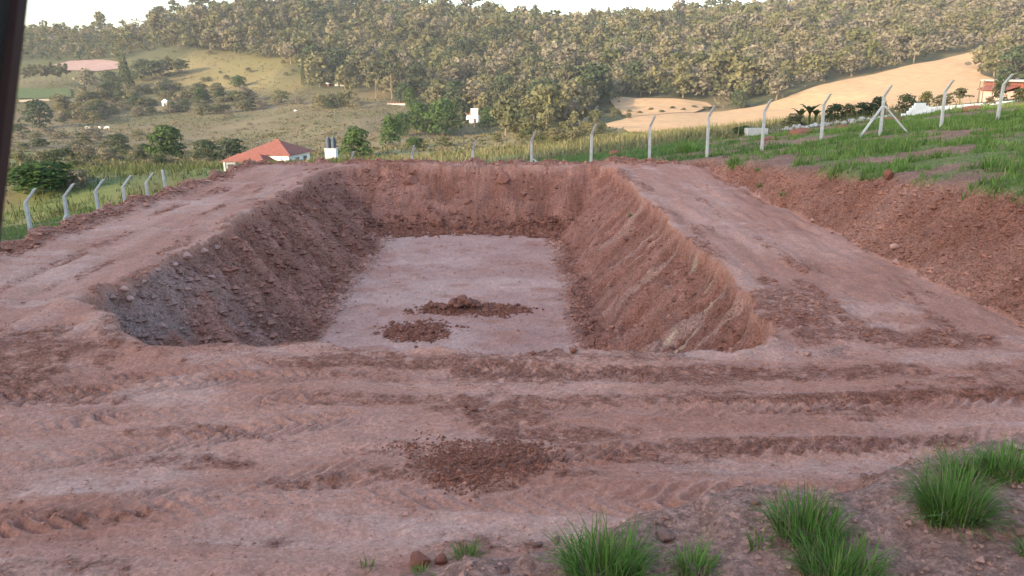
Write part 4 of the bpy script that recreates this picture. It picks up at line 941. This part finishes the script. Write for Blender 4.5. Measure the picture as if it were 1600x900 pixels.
# rough tussocks over the valley pasture
n = 60000; y = rng.uniform(95, 650, n); x = y*rng.uniform(-.68, .35, n); u, v, d = project(x, y, zmesh(x, y))
kp = (u > -20) & (u < 960) & ~inpoly(u, v, FOREST) & (rng.uniform(0, 1, n) < .45+.5*fbm(x/18, y/30, 3, 310)); x, y = x[kp][:20000], y[kp][:20000]
turf('pasture_grass', 'rough brown and olive grass on the valley pasture', x, y, rng.uniform(.25, .8, len(x)), .32, gcol(len(x), [(.145,.112,.06),(.10,.098,.04),(.17,.135,.075),(.07,.078,.03)]), 4, np.full(len(x), .7))
# ------------------------------------------------------------------ weeds that stand out
for (u, v, w, h, lab) in ((1076, 240, 62, 16, 'spiky weed clump on bare soil beyond the fence'), (1345, 190, 14, 8, 'weed clump by the whitish stones')):
    p, t = hit(u, v, 30); e = tag(empty('weed_clump', p), lab, 'weed')
    tag(obj('blades', tuft_mesh(500+u, 260, w*t/F_PX*.5, h*t/F_PX*1.4, .03), ML_BLADE, e), kind='stuff')
for i, (u, v) in enumerate(((1224,302),(1188,292),(1350,283),(988,335),(1185,265))):
    p, t = hit(u, v, 10); e = tag(empty('bank_weed', p), 'small weed sprouting from the bare bank', 'weed', 'weeds on the bare bank')
    tag(obj('blades', tuft_mesh(600+i, 60, .16, .2, .02), ML_BLADE, e), kind='stuff')

# ------------------------------------------------------------------ the machine the picture was taken from: only its left door pillar shows
mg = float(zmesh(0, 0))
cab = tag(empty('machine_cab', (0, 0, mg)), 'black pillar of a machine cab with a thin reddish edge', 'machine cab')
def along(u0, t0, v0, u1, t1, v1):
    a, b = at(u0, v0, t0), at(u1, v1, t1); return Vector(a), Vector(b)
a, b = along(47, .55, 0, 0, .565, 400); d = (a-b)/(a.z-b.z)
top, bot = a+d*(5.05-a.z), a+d*(2.95-a.z); off = Vector((0, 0, mg))
def pillar(name, p0, p1, prof, m):
    bm = bmesh.new(); r0 = [bm.verts.new(p0-off+Vector((x, y, 0))) for x, y in prof]; r1 = [bm.verts.new(p1-off+Vector((x, y, 0))) for x, y in prof]
    n = len(prof)
    for k in range(n): bm.faces.new((r0[k], r0[(k+1) % n], r1[(k+1) % n], r1[k]))
    bm.faces.new(r0[::-1]); bm.faces.new(r1); bmesh.ops.recalc_face_normals(bm, faces=bm.faces[:]); return bm_obj(name, bm, m, cab)
PR = [(-.15,-.09),(-.135,-.105),(-.03,-.105),(-.012,-.09),(-.004,-.02),(-.008,-.004),(-.135,-.004),(-.15,-.02)]
pf = pillar('door_pillar', bot, top, PR, M_BLACK)
pillar('edge_trim', bot, top, [(-.0038,-.016),(0,-.013),(0,-.002),(-.0038,0)], M_TRIM)
fx = 1.05; PR2 = [(-.05,-.05),(.05,-.05),(.05,.05),(-.05,.05)]
for (x, y) in ((fx, bot.y+.2), (fx, -1.0), (-.72, -1.0)): pillar('corner_pillar', Vector((x, y, 2.95)), Vector((x, y, 5.05)), PR2, M_BLACK)
box_part('roof', M_BLACK, cab, -.8, fx+.08, -1.1, 1.0, 5.052-mg, 5.16-mg, bev=.03)
box_part('floor', M_BLACK, cab, -.8, fx+.08, -1.1, .9, 2.8-mg, 2.948-mg, bev=.02)
box_part('chassis', M_STEEL, cab, -.9, 1.2, -1.9, .95, .55, 2.797-mg, bev=.04)
for x in (-1.25, 1.05):
    bm = bmesh.new(); n = 20; prof = []
    for k in range(n):
        q = 2*math.pi*k/n; prof.append((math.copysign(1.0, math.cos(q))*.75*(abs(math.cos(q)) > .01)+.42*math.cos(q), .38+.40*math.sin(q)))
    l = [bm.verts.new((x, -.5+p[0], p[1])) for p in prof]; r = [bm.verts.new((x+.4, -.5+p[0], p[1])) for p in prof]
    for k in range(n): bm.faces.new((l[k], l[(k+1) % n], r[(k+1) % n], r[k]))
    bm.faces.new(l[::-1]); bm.faces.new(r); bm_obj('crawler_track', bm, M_STEEL, cab)
print('objects', len(bpy.data.objects), 'tris', sum(len(m.polygons)*(2 if len(m.polygons) and m.polygons[0].loop_total == 4 else 1) for m in bpy.data.meshes))

# ------------------------------------------------------------------ air
bm = bmesh.new(); add_box(bm, xs[0]-40, xs[-1]+40, ys[0]-40, ys[-1]+40, float(Z.min())-1.5, float(Z.max())+25)
mh = bpy.data.materials.new('thin_haze'); mh.use_nodes = True; nt = mh.node_tree; nt.nodes.clear()
out = nt.nodes.new('ShaderNodeOutputMaterial'); pv_ = nt.nodes.new('ShaderNodeVolumePrincipled')
pv_.inputs['Color'].default_value = (.92, .94, 1, 1); pv_.inputs['Density'].default_value = .00011; pv_.inputs['Anisotropy'].default_value = .0
nt.links.new(pv_.outputs[0], out.inputs['Volume'])
hzo = bm_obj('haze', bm, mh); tag(hzo, 'thin pale evening haze filling the valley', 'haze', kind='stuff')
